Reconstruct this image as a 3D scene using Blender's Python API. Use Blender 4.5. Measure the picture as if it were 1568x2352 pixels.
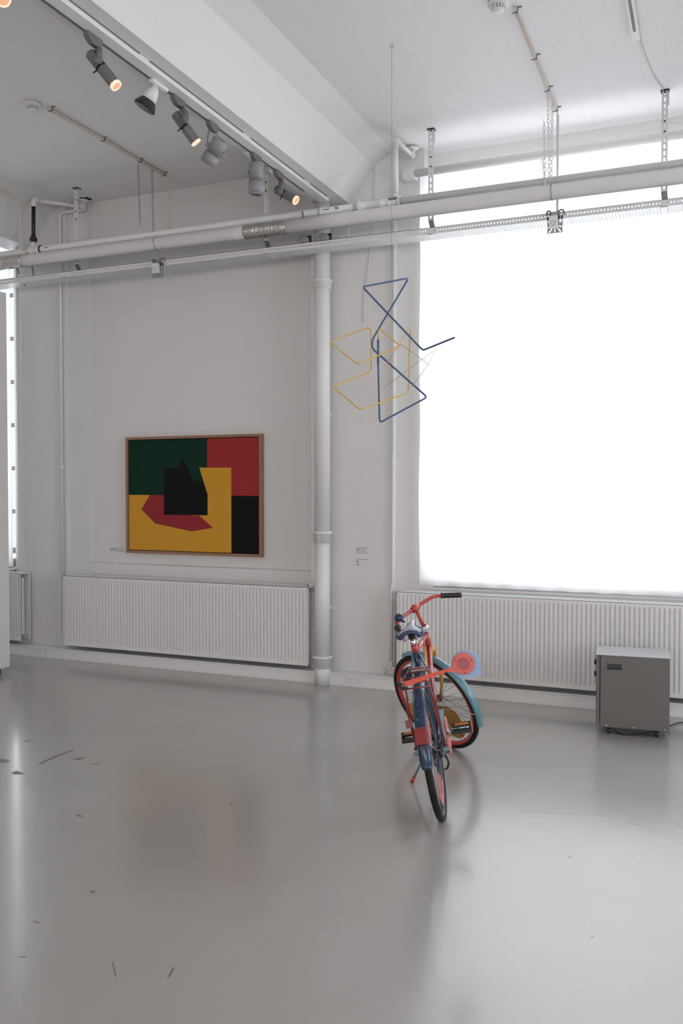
import bpy, math, random
from mathutils import Vector, Matrix
random.seed(7)
PI = math.pi
scn = bpy.context.scene
for o in list(bpy.data.objects):
    bpy.data.objects.remove(o)
COL = scn.collection

# ------------------------------------------------------------------ camera
FPX = 2011.04
YAW, PITCH = -0.399218639, -0.0261892425
fwd = Vector((math.sin(YAW)*math.cos(PITCH), math.cos(YAW)*math.cos(PITCH), math.sin(PITCH)))
right = Vector((math.cos(YAW), -math.sin(YAW), 0))
up = right.cross(fwd)
CAM = Vector((0, 0, 1.6))
cam = bpy.data.cameras.new('camera')
cam.sensor_fit = 'HORIZONTAL'; cam.sensor_width = 36; cam.lens = FPX/1568*36
cam.clip_start = 0.05; cam.clip_end = 100
camo = bpy.data.objects.new('camera', cam); COL.objects.link(camo)
camo.matrix_world = Matrix(((right.x, up.x, -fwd.x, CAM.x), (right.y, up.y, -fwd.y, CAM.y), (right.z, up.z, -fwd.z, CAM.z), (0, 0, 0, 1)))
scn.camera = camo

# ------------------------------------------------------------------ view, world, daylight, added back light
scn.view_settings.view_transform = 'Standard'
scn.view_settings.look = 'None'
scn.view_settings.gamma = 1
scn.view_settings.use_curve_mapping = False
scn.view_settings.exposure = 0.0
W = bpy.data.worlds.new('sky'); scn.world = W; W.use_nodes = True
W.node_tree.nodes['Background'].inputs[0].default_value = (0.80, 0.88, 1.0, 1)
W.node_tree.nodes['Background'].inputs[1].default_value = 1.2

OPEN0, OPEN1, PITCHX = -2.12, 0.20, 3.3         # window opening of a bay, bay spacing
SILL, HEAD, CEIL, WHEAD = 0.93, 4.30, 4.30, 4.02

def area(name, loc, rot, sx, sy, power, col=(1, 1, 1)):
    l = bpy.data.lights.new(name, 'AREA'); l.shape = 'RECTANGLE'; l.size = sx; l.size_y = sy
    l.energy = power; l.color = col
    o = bpy.data.objects.new(name, l); COL.objects.link(o); o.location = loc; o.rotation_euler = rot
    return o
DAY = (0.955, 0.962, 1.0)
P_WIN = {-3: 230, -2: 260, 0: 245, 1: 330, 2: 330}
for k, pw in P_WIN.items():
    area('daylight', ((OPEN0+OPEN1)/2+PITCHX*k, 7.75, 2.5), (PI/2, 0, PI), 2.9, 3.4, pw, DAY)
for x, pw, cl_ in ((-7.0, 60, (1.0, 0.73, 0.61)), (-3.4, 60, (1.0, 0.73, 0.61)), (0.2, 115, (1.0, 0.91, 0.85)), (3.8, 120, (1.0, 0.91, 0.85))):  # back light added outside the unseen front windows, left pair tinted warm
    area('daylight', (x, -5.35, 1.75 if x < 0 else 2.1), (PI/2, 0, 0), 2.2, 2.4, pw*1.2, cl_)
area('daylight', (7.95, 1.5, 2.4), (PI/2, 0, PI/2), 3.4, 2.6, 260, DAY)

# ------------------------------------------------------------------ materials
def nd(nt, t, **kw):
    n = nt.nodes.new(t)
    for k, v in kw.items(): setattr(n, k, v)
    return n
def mat(name, col, rough=0.5, metal=0.0, bump=0.0, bscale=40.0, var=0.0, vscale=3.0, spec=0.5, emit=None, estr=0, coat=0, detail=4):
    m = bpy.data.materials.new(name); m.use_nodes = True
    nt = m.node_tree; b = nt.nodes['Principled BSDF']
    b.inputs['Base Color'].default_value = (*col, 1); b.inputs['Roughness'].default_value = rough
    b.inputs['Metallic'].default_value = metal; b.inputs['Specular IOR Level'].default_value = spec
    b.inputs['Coat Weight'].default_value = coat; b.inputs['Coat Roughness'].default_value = 0.08
    if emit:
        b.inputs['Emission Color'].default_value = (*emit, 1); b.inputs['Emission Strength'].default_value = estr
    tc = nd(nt, 'ShaderNodeTexCoord')
    if var > 0:
        n = nd(nt, 'ShaderNodeTexNoise'); n.inputs['Scale'].default_value = vscale; n.inputs['Detail'].default_value = 5
        nt.links.new(tc.outputs['Object'], n.inputs['Vector'])
        r = nd(nt, 'ShaderNodeMapRange'); r.inputs[1].default_value = 0.3; r.inputs[2].default_value = 0.7
        r.inputs[3].default_value = 1-var; r.inputs[4].default_value = 1+var
        nt.links.new(n.outputs['Fac'], r.inputs[0])
        mx = nd(nt, 'ShaderNodeMix', data_type='RGBA', blend_type='MULTIPLY'); mx.inputs[0].default_value = 1
        mx.inputs[6].default_value = (*col, 1)
        nt.links.new(r.outputs[0], mx.inputs[7]); nt.links.new(mx.outputs[2], b.inputs['Base Color'])
    if bump > 0:
        n = nd(nt, 'ShaderNodeTexNoise'); n.inputs['Scale'].default_value = bscale; n.inputs['Detail'].default_value = detail
        nt.links.new(tc.outputs['Object'], n.inputs['Vector'])
        bp = nd(nt, 'ShaderNodeBump'); bp.inputs['Strength'].default_value = bump; bp.inputs['Distance'].default_value = 0.01
        nt.links.new(n.outputs['Fac'], bp.inputs['Height']); nt.links.new(bp.outputs[0], b.inputs['Normal'])
    return m

WHITE = mat('white_wall_paint', (0.74, 0.735, 0.73), 0.65, bump=0.25, bscale=14, var=0.015, vscale=2)
SMOOTHW = mat('smooth_white_board', (0.72, 0.715, 0.71), 0.7, bump=0.05, bscale=60)
PLASTER = mat('rough_white_plaster', (0.72, 0.715, 0.71), 0.6, bump=0.9, bscale=22, detail=7)
PIPEW = mat('white_pipe_paint', (0.74, 0.74, 0.735), 0.35, bump=0.12, bscale=30)
METW = mat('white_enamel', (0.76, 0.76, 0.755), 0.35)
LAGG = mat('white_pipe_lagging', (0.70, 0.695, 0.69), 0.6, bump=0.3, bscale=12, var=0.03, vscale=4)
TRAYM = mat('tray_white_metal', (0.70, 0.70, 0.70), 0.4)
PLAST = mat('white_plastic', (0.74, 0.74, 0.73), 0.4)
CREAM = mat('cream_conduit', (0.66, 0.57, 0.50), 0.5)
GALV = mat('galvanised_steel', (0.34, 0.36, 0.38), 0.4, metal=0.8, bump=0.05, var=0.08, vscale=30)
BLACK = mat('black_rubber', (0.010, 0.009, 0.008), 0.6, bump=0.2, bscale=200, spec=.3)
BLKP = mat('black_plastic', (0.015, 0.015, 0.016), 0.4)
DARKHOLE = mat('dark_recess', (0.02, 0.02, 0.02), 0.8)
LAMPG = mat('grey_lamp_metal', (0.15, 0.145, 0.15), 0.5, bump=0.04, bscale=200)
LAMPD = mat('grey_lamp_metal_light', (0.28, 0.28, 0.30), 0.5)
FOIL = mat('crinkled_foil', (0.62, 0.60, 0.57), 0.28, metal=0.9, bump=1.0, bscale=35, detail=6)
CLEAR = mat('milky_plastic_pipe', (0.74, 0.74, 0.76), 0.15, spec=0.8)
CHROME = mat('chrome', (0.62, 0.62, 0.63), 0.14, metal=1.0)
STEELB = mat('brushed_steel', (0.135, 0.130, 0.125), 0.42, metal=0.35, bump=0.04, bscale=300, spec=0.35)
STEELT = mat('light_steel', (0.42, 0.42, 0.44), 0.38, metal=0.3)
WOOD = mat('oak_frame', (0.30, 0.165, 0.10), 0.5, bump=0.1, bscale=60, var=0.12, vscale=25)
INK = mat('grey_print', (0.10, 0.10, 0.10), 0.8)
RED = mat('red_bike_paint', (0.44, 0.042, 0.034), 0.25, coat=0.4, var=0.04, vscale=20)
DRED = mat('dark_red_paint', (0.20, 0.016, 0.018), 0.3, coat=0.3)
CORAL = mat('coral_plastic', (0.72, 0.105, 0.065), 0.4)
PINKR = mat('pink_red_plastic', (0.68, 0.15, 0.14), 0.45)
PINKM = mat('dusty_pink_lens', (0.38, 0.11, 0.13), 0.3)
PINK = mat('pink_paint', (0.60, 0.19, 0.18), 0.45)
NAVY = mat('navy_bike_paint', (0.014, 0.036, 0.085), 0.22, coat=0.4, spec=.3, var=0.1, vscale=15)
NAVYD = mat('dark_navy_board', (0.016, 0.022, 0.036), 0.5)
SKYB = mat('light_blue_plastic', (0.33, 0.44, 0.66), 0.45)
TEAL = mat('pale_teal_paint', (0.10, 0.225, 0.28), 0.22, coat=0.5, var=0.05, vscale=18)
PALEB = mat('pale_blue_plate', (0.28, 0.45, 0.54), 0.3)
YEL = mat('ochre_yellow_paint', (0.52, 0.27, 0.035), 0.3, coat=0.3)
YELD = mat('dark_ochre_board', (0.36, 0.19, 0.03), 0.45)
TAN = mat('tan_orange_paint', (0.72, 0.38, 0.17), 0.4)
ORANGE = mat('amber_reflector', (0.55, 0.16, 0.03), 0.3)
REFL = mat('red_reflector', (0.24, 0.010, 0.008), 0.15, coat=0.6)
SADT = mat('lilac_grey_vinyl', (0.42, 0.44, 0.53), 0.4)
SADE = mat('navy_vinyl', (0.035, 0.055, 0.12), 0.35)
MBLUE = mat('matt_blue_tube', (0.055, 0.105, 0.22), 0.5)
MYEL = mat('matt_yellow_tube', (0.66, 0.40, 0.09), 0.5)
MYEL2 = mat('fine_yellow_wire', (0.42, 0.30, 0.10), 0.5)
WIRE = mat('grey_wire', (0.25, 0.25, 0.25), 0.5)
GRN = mat('dark_green_paint', (0.004, 0.030, 0.018), 0.55, spec=0.12)
CRIM = mat('crimson_paint', (0.33, 0.033, 0.032), 0.5, spec=0.12)
CRIM2 = mat('deep_red_paint', (0.29, 0.030, 0.038), 0.5, spec=0.12)
OCH = mat('yellow_ochre_paint', (0.62, 0.315, 0.035), 0.5, spec=0.12)
JET = mat('jet_black_paint', (0.006, 0.006, 0.006), 0.5, spec=0.12)
FRAMEM = mat('grey_window_frame', (0.20, 0.20, 0.21), 0.5)
LENS = mat('warm_lamp_lens', (.2, 0.12, 0.08), 0.4, emit=(1.0, 0.50, 0.25), estr=0.75)
LENSRIM = mat('lit_lamp_rim', (.6, 0.5, 0.4), 0.4, emit=(1.0, 0.78, 0.60), estr=0.7)
SCUFF = mat('grey_scuff', (0.19, 0.18, 0.165), 0.4)
CRACK = mat('pale_floor_crack', (0.46, 0.45, 0.44), 0.25)

def ceiling_mat():
    m = mat('board_marked_ceiling', (0.80, 0.795, 0.795), 0.7)
    nt = m.node_tree; b = nt.nodes['Principled BSDF']; tc = nd(nt, 'ShaderNodeTexCoord')
    mp = nd(nt, 'ShaderNodeMapping'); mp.inputs['Rotation'].default_value = (0, 0, PI/2)
    nt.links.new(tc.outputs['Object'], mp.inputs['Vector'])
    br = nd(nt, 'ShaderNodeTexBrick'); br.inputs['Scale'].default_value = 1.0
    br.inputs['Brick Width'].default_value = 2.3; br.inputs['Row Height'].default_value = 0.145
    br.inputs['Mortar Size'].default_value = 0.004; br.inputs['Mortar Smooth'].default_value = 0.6
    br.inputs['Color1'].default_value = (0.45, 0.45, 0.45, 1); br.inputs['Color2'].default_value = (0.60, 0.60, 0.60, 1)
    br.inputs['Mortar'].default_value = (0.9, 0.9, 0.9, 1)
    nt.links.new(mp.outputs[0], br.inputs['Vector'])
    n = nd(nt, 'ShaderNodeTexNoise'); n.inputs['Scale'].default_value = 9; n.inputs['Detail'].default_value = 6
    nt.links.new(tc.outputs['Object'], n.inputs['Vector'])
    ad = nd(nt, 'ShaderNodeMath', operation='MULTIPLY_ADD'); ad.inputs[1].default_value = 0.5
    nt.links.new(n.outputs['Fac'], ad.inputs[0]); nt.links.new(br.outputs['Color'], ad.inputs[2])
    bp = nd(nt, 'ShaderNodeBump'); bp.inputs['Strength'].default_value = 0.35; bp.inputs['Distance'].default_value = 0.01
    nt.links.new(ad.outputs[0], bp.inputs['Height']); nt.links.new(bp.outputs[0], b.inputs['Normal'])
    return m
CEILM = ceiling_mat()

def floor_mat():
    m = bpy.data.materials.new('grey_gloss_floor_coating'); m.use_nodes = True
    nt = m.node_tree; b = nt.nodes['Principled BSDF']; tc = nd(nt, 'ShaderNodeTexCoord')
    n1 = nd(nt, 'ShaderNodeTexNoise'); n1.inputs['Scale'].default_value = 0.9; n1.inputs['Detail'].default_value = 6
    nt.links.new(tc.outputs['Object'], n1.inputs['Vector'])
    r1 = nd(nt, 'ShaderNodeValToRGB')
    r1.color_ramp.elements[0].position = 0.3; r1.color_ramp.elements[0].color = (0.345, 0.330, 0.315, 1)
    r1.color_ramp.elements[1].position = 0.7; r1.color_ramp.elements[1].color = (0.385, 0.370, 0.355, 1)
    nt.links.new(n1.outputs['Fac'], r1.inputs[0])
    # specks of dirt
    v = nd(nt, 'ShaderNodeTexVoronoi'); v.inputs['Scale'].default_value = 5.5; v.inputs['Randomness'].default_value = 1
    nt.links.new(tc.outputs['Object'], v.inputs['Vector'])
    n2 = nd(nt, 'ShaderNodeTexNoise'); n2.inputs['Scale'].default_value = 1.7; n2.inputs['Detail'].default_value = 2
    nt.links.new(tc.outputs['Object'], n2.inputs['Vector'])
    rm = nd(nt, 'ShaderNodeMapRange'); rm.inputs[1].default_value = 0.45; rm.inputs[2].default_value = 0.75
    rm.inputs[3].default_value = 0.0; rm.inputs[4].default_value = 0.035
    nt.links.new(n2.outputs['Fac'], rm.inputs[0])
    lt = nd(nt, 'ShaderNodeMath', operation='LESS_THAN')
    nt.links.new(v.outputs['Distance'], lt.inputs[0]); nt.links.new(rm.outputs[0], lt.inputs[1])
    mx = nd(nt, 'ShaderNodeMix', data_type='RGBA'); mx.inputs[7].default_value = (0.13, 0.12, 0.11, 1)
    nt.links.new(lt.outputs[0], mx.inputs[0]); nt.links.new(r1.outputs[0], mx.inputs[6])
    nt.links.new(mx.outputs[2], b.inputs['Base Color'])
    b.inputs['Roughness'].default_value = 0.25; b.inputs['Specular IOR Level'].default_value = 0.6
    b.inputs['Coat Weight'].default_value = 0.55; b.inputs['Coat Roughness'].default_value = 0.13
    n3 = nd(nt, 'ShaderNodeTexNoise'); n3.inputs['Scale'].default_value = 7; n3.inputs['Detail'].default_value = 3
    n4 = nd(nt, 'ShaderNodeTexNoise'); n4.inputs['Scale'].default_value = 60; n4.inputs['Detail'].default_value = 3
    for n in (n3, n4): nt.links.new(tc.outputs['Object'], n.inputs['Vector'])
    ad = nd(nt, 'ShaderNodeMath', operation='MULTIPLY_ADD'); ad.inputs[1].default_value = 0.22
    nt.links.new(n4.outputs['Fac'], ad.inputs[0]); nt.links.new(n3.outputs['Fac'], ad.inputs[2])
    bp = nd(nt, 'ShaderNodeBump'); bp.inputs['Strength'].default_value = 0.16; bp.inputs['Distance'].default_value = 0.012
    nt.links.new(ad.outputs[0], bp.inputs['Height']); nt.links.new(bp.outputs[0], b.inputs['Normal'])
    return m
FLOORM = floor_mat()

def blind_mat():
    m = bpy.data.materials.new('white_roller_cloth'); m.use_nodes = True
    nt = m.node_tree; nt.nodes.clear()
    d = nd(nt, 'ShaderNodeBsdfDiffuse'); d.inputs[0].default_value = (0.80, 0.80, 0.81, 1)
    t = nd(nt, 'ShaderNodeBsdfTranslucent'); t.inputs[0].default_value = (0.93, 0.935, 0.95, 1)
    mx = nd(nt, 'ShaderNodeMixShader'); mx.inputs[0].default_value = 0.55
    o = nd(nt, 'ShaderNodeOutputMaterial')
    nt.links.new(d.outputs[0], mx.inputs[1]); nt.links.new(t.outputs[0], mx.inputs[2]); nt.links.new(mx.outputs[0], o.inputs[0])
    return m
BLIND = blind_mat()
def glass_mat():
    m = bpy.data.materials.new('window_glass'); m.use_nodes = True
    nt = m.node_tree; nt.nodes.clear()
    t = nd(nt, 'ShaderNodeBsdfTransparent'); t.inputs[0].default_value = (0.95, 0.96, 0.96, 1)
    g = nd(nt, 'ShaderNodeBsdfGlossy'); g.inputs['Roughness'].default_value = 0.02
    mx = nd(nt, 'ShaderNodeMixShader'); mx.inputs[0].default_value = 0.06
    o = nd(nt, 'ShaderNodeOutputMaterial')
    nt.links.new(t.outputs[0], mx.inputs[1]); nt.links.new(g.outputs[0], mx.inputs[2]); nt.links.new(mx.outputs[0], o.inputs[0])
    return m
GLASS = glass_mat()

# ------------------------------------------------------------------ mesh helpers
def at(px, py, ax, v):
    """point of the photo pixel's sight line on the plane coordinate[ax] = v"""
    d = fwd+right*((px-784)/FPX)-up*((py-1176)/FPX)
    return CAM+d*((v-CAM[ax])/d[ax])

def frame_of(d):
    d = d.normalized(); a = Vector((0, 0, 1)) if abs(d.z) < 0.9 else Vector((1, 0, 0))
    u = d.cross(a).normalized(); return u, d.cross(u).normalized()

class MB:
    def __init__(s): s.v = []; s.f = []; s.sm = []
    def add(s, vs, fs, smooth=False):
        n = len(s.v); s.v += [Vector(q) for q in vs]; s.f += [tuple(i+n for i in f) for f in fs]; s.sm += [smooth]*len(fs); return s
    def box(s, lo, hi, R=None, o=None):
        x0, y0, z0 = lo; x1, y1, z1 = hi
        vs = [Vector(q) for q in ((x0, y0, z0), (x1, y0, z0), (x1, y1, z0), (x0, y1, z0), (x0, y0, z1), (x1, y0, z1), (x1, y1, z1), (x0, y1, z1))]
        if R is not None: vs = [(R @ q)+(o or Vector()) for q in vs]
        return s.add(vs, [(0, 3, 2, 1), (4, 5, 6, 7), (0, 1, 5, 4), (1, 2, 6, 5), (2, 3, 7, 6), (3, 0, 4, 7)])
    def tube(s, pts, r, n=12, closed=False, caps=True):
        pts = [Vector(p) for p in pts]; m = len(pts)
        rs = r if isinstance(r, (list, tuple)) else [r]*m
        ds = []
        for i in range(m):
            if closed: d = pts[(i+1) % m]-pts[i-1]
            else: d = pts[min(i+1, m-1)]-pts[max(i-1, 0)]
            ds.append(d.normalized())
        u, w = frame_of(ds[0]); vs = []; fs = []
        for i in range(m):
            u = (u-ds[i]*u.dot(ds[i])).normalized(); w = ds[i].cross(u)
            for j in range(n):
                a = 2*PI*j/n; vs.append(pts[i]+(u*math.cos(a)+w*math.sin(a))*rs[i])
        for i in range(m if closed else m-1):
            for j in range(n):
                a, b = i*n+j, i*n+(j+1) % n; c, d = ((i+1) % m)*n+(j+1) % n, ((i+1) % m)*n+j
                fs.append((a, b, c, d))
        s.add(vs, fs, True)
        if caps and not closed:
            k = len(s.v)-m*n
            s.f.append(tuple(k+j for j in range(n))[::-1]); s.sm.append(False)
            s.f.append(tuple(k+(m-1)*n+j for j in range(n))); s.sm.append(False)
        return s
    def lathe(s, o, d, prof, n=24, smooth=True):
        """prof = [(distance along d, radius)]"""
        o = Vector(o); d = Vector(d).normalized(); u, w = frame_of(d); vs = []; fs = []
        for t, r in prof:
            for j in range(n):
                a = 2*PI*j/n; vs.append(o+d*t+(u*math.cos(a)+w*math.sin(a))*max(r, 1e-5))
        for i in range(len(prof)-1):
            for j in range(n): fs.append((i*n+j, i*n+(j+1) % n, (i+1)*n+(j+1) % n, (i+1)*n+j))
        return s.add(vs, fs, smooth)
    def prism(s, poly, off):
        """poly = list of 3D points, off = thickness vector"""
        poly = [Vector(p) for p in poly]; off = Vector(off); n = len(poly)
        fs = [tuple(range(n))[::-1], tuple(range(n, 2*n))]+[(i, (i+1) % n, n+(i+1) % n, n+i) for i in range(n)]
        return s.add(poly+[p+off for p in poly], fs)
    def build(s, name, m, parent=None, local=False, bevel=0, kind=None):
        me = bpy.data.meshes.new(name)
        vs = s.v
        if parent is not None and not local:
            inv = parent['_inv'] if '_inv' in parent else None
            M = ROOTM.get(parent.name, Matrix()).inverted()
            vs = [M @ q for q in vs]
        me.from_pydata([tuple(q) for q in vs], [], s.f)
        me.polygons.foreach_set('use_smooth', s.sm)
        me.materials.append(m); me.update()
        o = bpy.data.objects.new(name, me); COL.objects.link(o)
        if parent is not None:
            o.parent = parent; ROOTM[o.name] = ROOTM.get(parent.name, Matrix())
        if bevel:
            b = o.modifiers.new('bevel', 'BEVEL'); b.width = bevel; b.segments = 2; b.limit_method = 'ANGLE'
        if kind: o['kind'] = kind
        return o
ROOTM = {}
def tag(o, label, cat, group=None, kind=None):
    o['label'] = label; o['category'] = cat
    if group: o['group'] = group
    if kind: o['kind'] = kind
    return o
def thing(name, loc, label, cat, group=None, M=None):
    o = bpy.data.objects.new(name, None); COL.objects.link(o)
    o.empty_display_size = 0.1
    M = M or Matrix.Translation(Vector(loc)); o.matrix_world = M; ROOTM[o.name] = M.copy()
    return tag(o, label, cat, group)
def struct(mb, name, m, parent=None, bevel=0):
    o = mb.build(name, m, parent, bevel=bevel)
    if parent is None: o['kind'] = 'structure'
    return o
def fillet(pts, r, n=5):
    pts = [Vector(p) for p in pts]; out = [pts[0]]
    for i in range(1, len(pts)-1):
        a, b, c = pts[i-1], pts[i], pts[i+1]
        rr = min(r, (a-b).length*.45, (c-b).length*.45)
        p, q = b+(a-b).normalized()*rr, b+(c-b).normalized()*rr
        for k in range(n+1):
            t = k/n; out.append(p*(1-t)**2+b*2*t*(1-t)+q*t*t)
    out.append(pts[-1]); return out

# ------------------------------------------------------------------ room shell
XL, XR, YF = -12.4, 7.7, -5.0
YP, YB, YPAN, YOUT = 6.68, 6.72, 6.765, 7.08
struct(MB().box((XL-.2, YF-.2, -.15), (XR+.2, YOUT, 0)), 'floor', FLOORM)
struct(MB().box((XL-.2, YF-.2, CEIL), (XR+.2, YOUT, CEIL+.2)), 'ceiling', CEILM)

wb = MB()
ks = range(-3, 3)
edges = []
for k in ks: edges.append((OPEN0+PITCHX*k, OPEN1+PITCHX*k))
x = XL
for i, (a, b) in enumerate(edges):
    if i == 2:
        rj = [(x, YOUT), (x, 6.86)]+[(x+.12*(1-math.cos(t*PI/20)), YB+.12*(1-math.sin(t*PI/20))) for t in range(0, 11)]+[(a, YB), (a, YOUT)]
        wb.prism([(q[0], q[1], 0) for q in rj], (0, 0, CEIL))
    else: wb.box((x, YB, 0), (a, YOUT, CEIL))
    wb.box((a, YB, 0), (b, YOUT, SILL-.03))
    x = b
wb.box((x, YB, 0), (XR, YOUT, CEIL))
struct(wb, 'wall_back', WHITE)
# sloped plaster sills
for n, (a, b) in enumerate(edges):
    s = MB(); s.add([(a, YB, SILL-.03), (b, YB, SILL-.03), (b, YOUT, SILL-.03), (a, YOUT, SILL-.03), (a, YB, SILL-.03+.001), (b, YB, SILL-.03+.001), (b, YOUT, SILL+.03), (a, YOUT, SILL+.03)],
                    [(0, 3, 2, 1), (4, 5, 6, 7), (0, 1, 5, 4), (1, 2, 6, 5), (2, 3, 7, 6), (3, 0, 4, 7)])
    s.box((a, YB-.006, .80), (b, YB, SILL-.03))
    if n != 2: s.box((a, 6.86, WHEAD), (b, YOUT, CEIL))
    struct(s, 'trim_%d' % (n+1), PLASTER)
# pilasters with a shallow projection
for n, k in enumerate(range(-2, 3)):
    a, b = OPEN1+PITCHX*(k-1)+(.13 if k == -1 else 0), -2.35+PITCHX*k
    struct(MB().box((a, YP, 0), (b, YB+.005, CEIL)), 'trim_%d' % (n+11), WHITE, bevel=.006)
struct(MB().box((XL-.2, YF, 0), (XL, YOUT, CEIL)), 'wall_left', WHITE)
rw = MB(); rw.box((XR, YF, 0), (XR+.2, -.4, CEIL)); rw.box((XR, 3.4, 0), (XR+.2, YOUT, CEIL)); rw.box((XR, -.4, 0), (XR+.2, 3.4, .95)); rw.box((XR, -.4, 3.9), (XR+.2, 3.4, CEIL))
struct(rw, 'wall_right', WHITE)
fw = MB(); x = XL
for c in (-7.0, -3.4, 0.2, 3.8):
    fw.box((x, YF-.2, 0), (c-1.1, YF, CEIL)); fw.box((c-1.1, YF-.2, 0), (c+1.1, YF, 1.2)); fw.box((c-1.1, YF-.2, 3.8), (c+1.1, YF, CEIL)); x = c+1.1
fw.box((x, YF-.2, 0), (XR, YF, CEIL)); struct(fw, 'wall_front', WHITE)
# smooth board filling the window opening behind the painting
pb = MB(); a, b = edges[2]
pb.box((a, YPAN, SILL-.03), (b, YPAN+.04, HEAD)); struct(pb, 'trim_20', SMOOTHW)
# fine shadow-gap line in the board
struct(MB().box((a+.01, YPAN-.0015, 2.862), (b-.01, YPAN+.001, 2.865)), 'trim_21', SMOOTHW)

# beams: flat soffit, steep cheek, shallow haunch up to the ceiling
for n, k in enumerate(range(-2, 3)):
    cx = -2.867+PITCHX*k
    prof = [(-.133, 3.92), (.133, 3.92), (.337, 4.211), (.507, 4.305), (-.507, 4.305), (-.337, 4.211)]
    poly = [(cx+p, YF, z) for p, z in prof]
    struct(MB().prism(poly, (0, YP-YF+.03, 0)), 'trim_%d' % (n+31), WHITE)

# windows: frame, glazing bars, glass
for n, (k, (a, b)) in enumerate(zip(ks, edges)):
    if k == -1: continue
    y0, y1 = 6.98, 7.03
    root = MB()
    for x in (a, b-.06): root.box((x, y0, SILL), (x+.06, y1, WHEAD))
    root.box((a+.06, y0, SILL), (b-.06, y1, SILL+.07)); root.box((a+.06, y0, WHEAD-.07), (b-.06, y1, WHEAD))
    w = struct(root, 'window_%d' % (n+1), FRAMEM)
    g = MB(); nx, nz = 6, 7
    for i in range(1, nx):
        x = a+(b-a)*i/nx; g.box((x-.022, y0+.005, SILL+.07), (x+.022, y1-.005, WHEAD-.07))
    for i in range(1, nz):
        z = SILL+(WHEAD-SILL)*i/nz; g.box((a+.06, y0+.008, z-.022), (b-.06, y1-.008, z+.022))
    g.build('glazing_bars', FRAMEM, w)
    MB().box((a+.06, 7.003, SILL+.07), (b-.06, 7.007, WHEAD-.07)).build('glass', GLASS, w)
# windows in the unseen walls
n = 7
for c in (-7.0, -3.4, 0.2, 3.8):
    f = MB(); a, b = c-1.1, c+1.1
    for x in (a, c-.03, b-.06): f.box((x, YF-.14, 1.2), (x+.06, YF-.08, 3.8))
    for z in (1.2, 2.5, 3.74): f.box((a, YF-.13, z), (b, YF-.09, z+.06))
    w = struct(f, 'window_%d' % n, FRAMEM); n += 1
    MB().box((a+.06, YF-.112, 1.26), (b-.06, YF-.108, 3.74)).build('glass', GLASS, w)
f = MB()
for y in (-.4, 1.47, 3.34): f.box((XR+.08, y, .95), (XR+.14, y+.06, 3.9))
for z in (.95, 2.4, 3.84): f.box((XR+.085, -.4, z), (XR+.135, 3.4, z+.06))
w = struct(f, 'window_%d' % n, FRAMEM)
MB().box((XR+.108, -.34, 1.01), (XR+.112, 3.34, 3.84)).build('glass', GLASS, w)

# cable trunking skirting along the back wall
sk = MB()
sk.box((XL, 6.54, 0.012), (XR, YP+.045, .098))
sk.box((XL, 6.528, 0.0), (XR, 6.54, .018)); sk.box((XL, 6.536, .088), (XR, 6.54, .098)); sk.box((XL, 6.537, .083), (XR, 6.54, .0845))
struct(sk, 'baseboard_back', METW, bevel=.0015)

# ------------------------------------------------------------------ roller blinds
def blind(k, label, zb=.835):
    a, b = OPEN0-.02+PITCHX*k, OPEN1+(.03 if k != -2 else .085)+PITCHX*k
    root = thing('roller_blind', ((a+b)/2, 6.62, zb), label, 'blind', 'roller blinds over the tall windows')
    nx, nz = 60, 50; z1 = 4.07; vs = []; fs = []
    for j in range(nz+1):
        for i in range(nx+1):
            u, v = i/nx, j/nz
            dx = .005*math.sin(v*17+1)*(1-u)**6*(1 if v < .9 else 0)
            y = 6.660+.006*math.sin(u*9+v*3)+.010*(1-v)**8*math.sin(u*70)*(1.2-u)
            vs.append((a+(b-a)*u+dx, y, zb+(z1-zb)*v+.003*(math.sin(u*60))*(1-v)**9))
    for j in range(nz):
        for i in range(nx): q = j*(nx+1)+i; fs.append((q, q+1, q+nx+2, q+nx+1))
    MB().add(vs, fs, True).build('blind_cloth', BLIND, root)
    MB().tube([(a-.03, 6.628, 4.080), (b+.03, 6.628, 4.080)], .0295, 20).build('roller_tube', PLAST, root)
    MB().tube([(a+.12, 6.658, zb-.006), (b, 6.658, zb-.006)], .0055, 8).build('bottom_bar', STEELT, root)
    for x in (a-.13, b+.03): MB().box((x, 6.60, 4.045), (x+.10, YB, 4.12)).build('bracket', PLAST, root, bevel=.004)
blind(0, 'white roller blind glowing with daylight behind the bicycle and grey box')
blind(-2, 'white roller blind at the far left edge, mostly hidden by the white partition')

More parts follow.
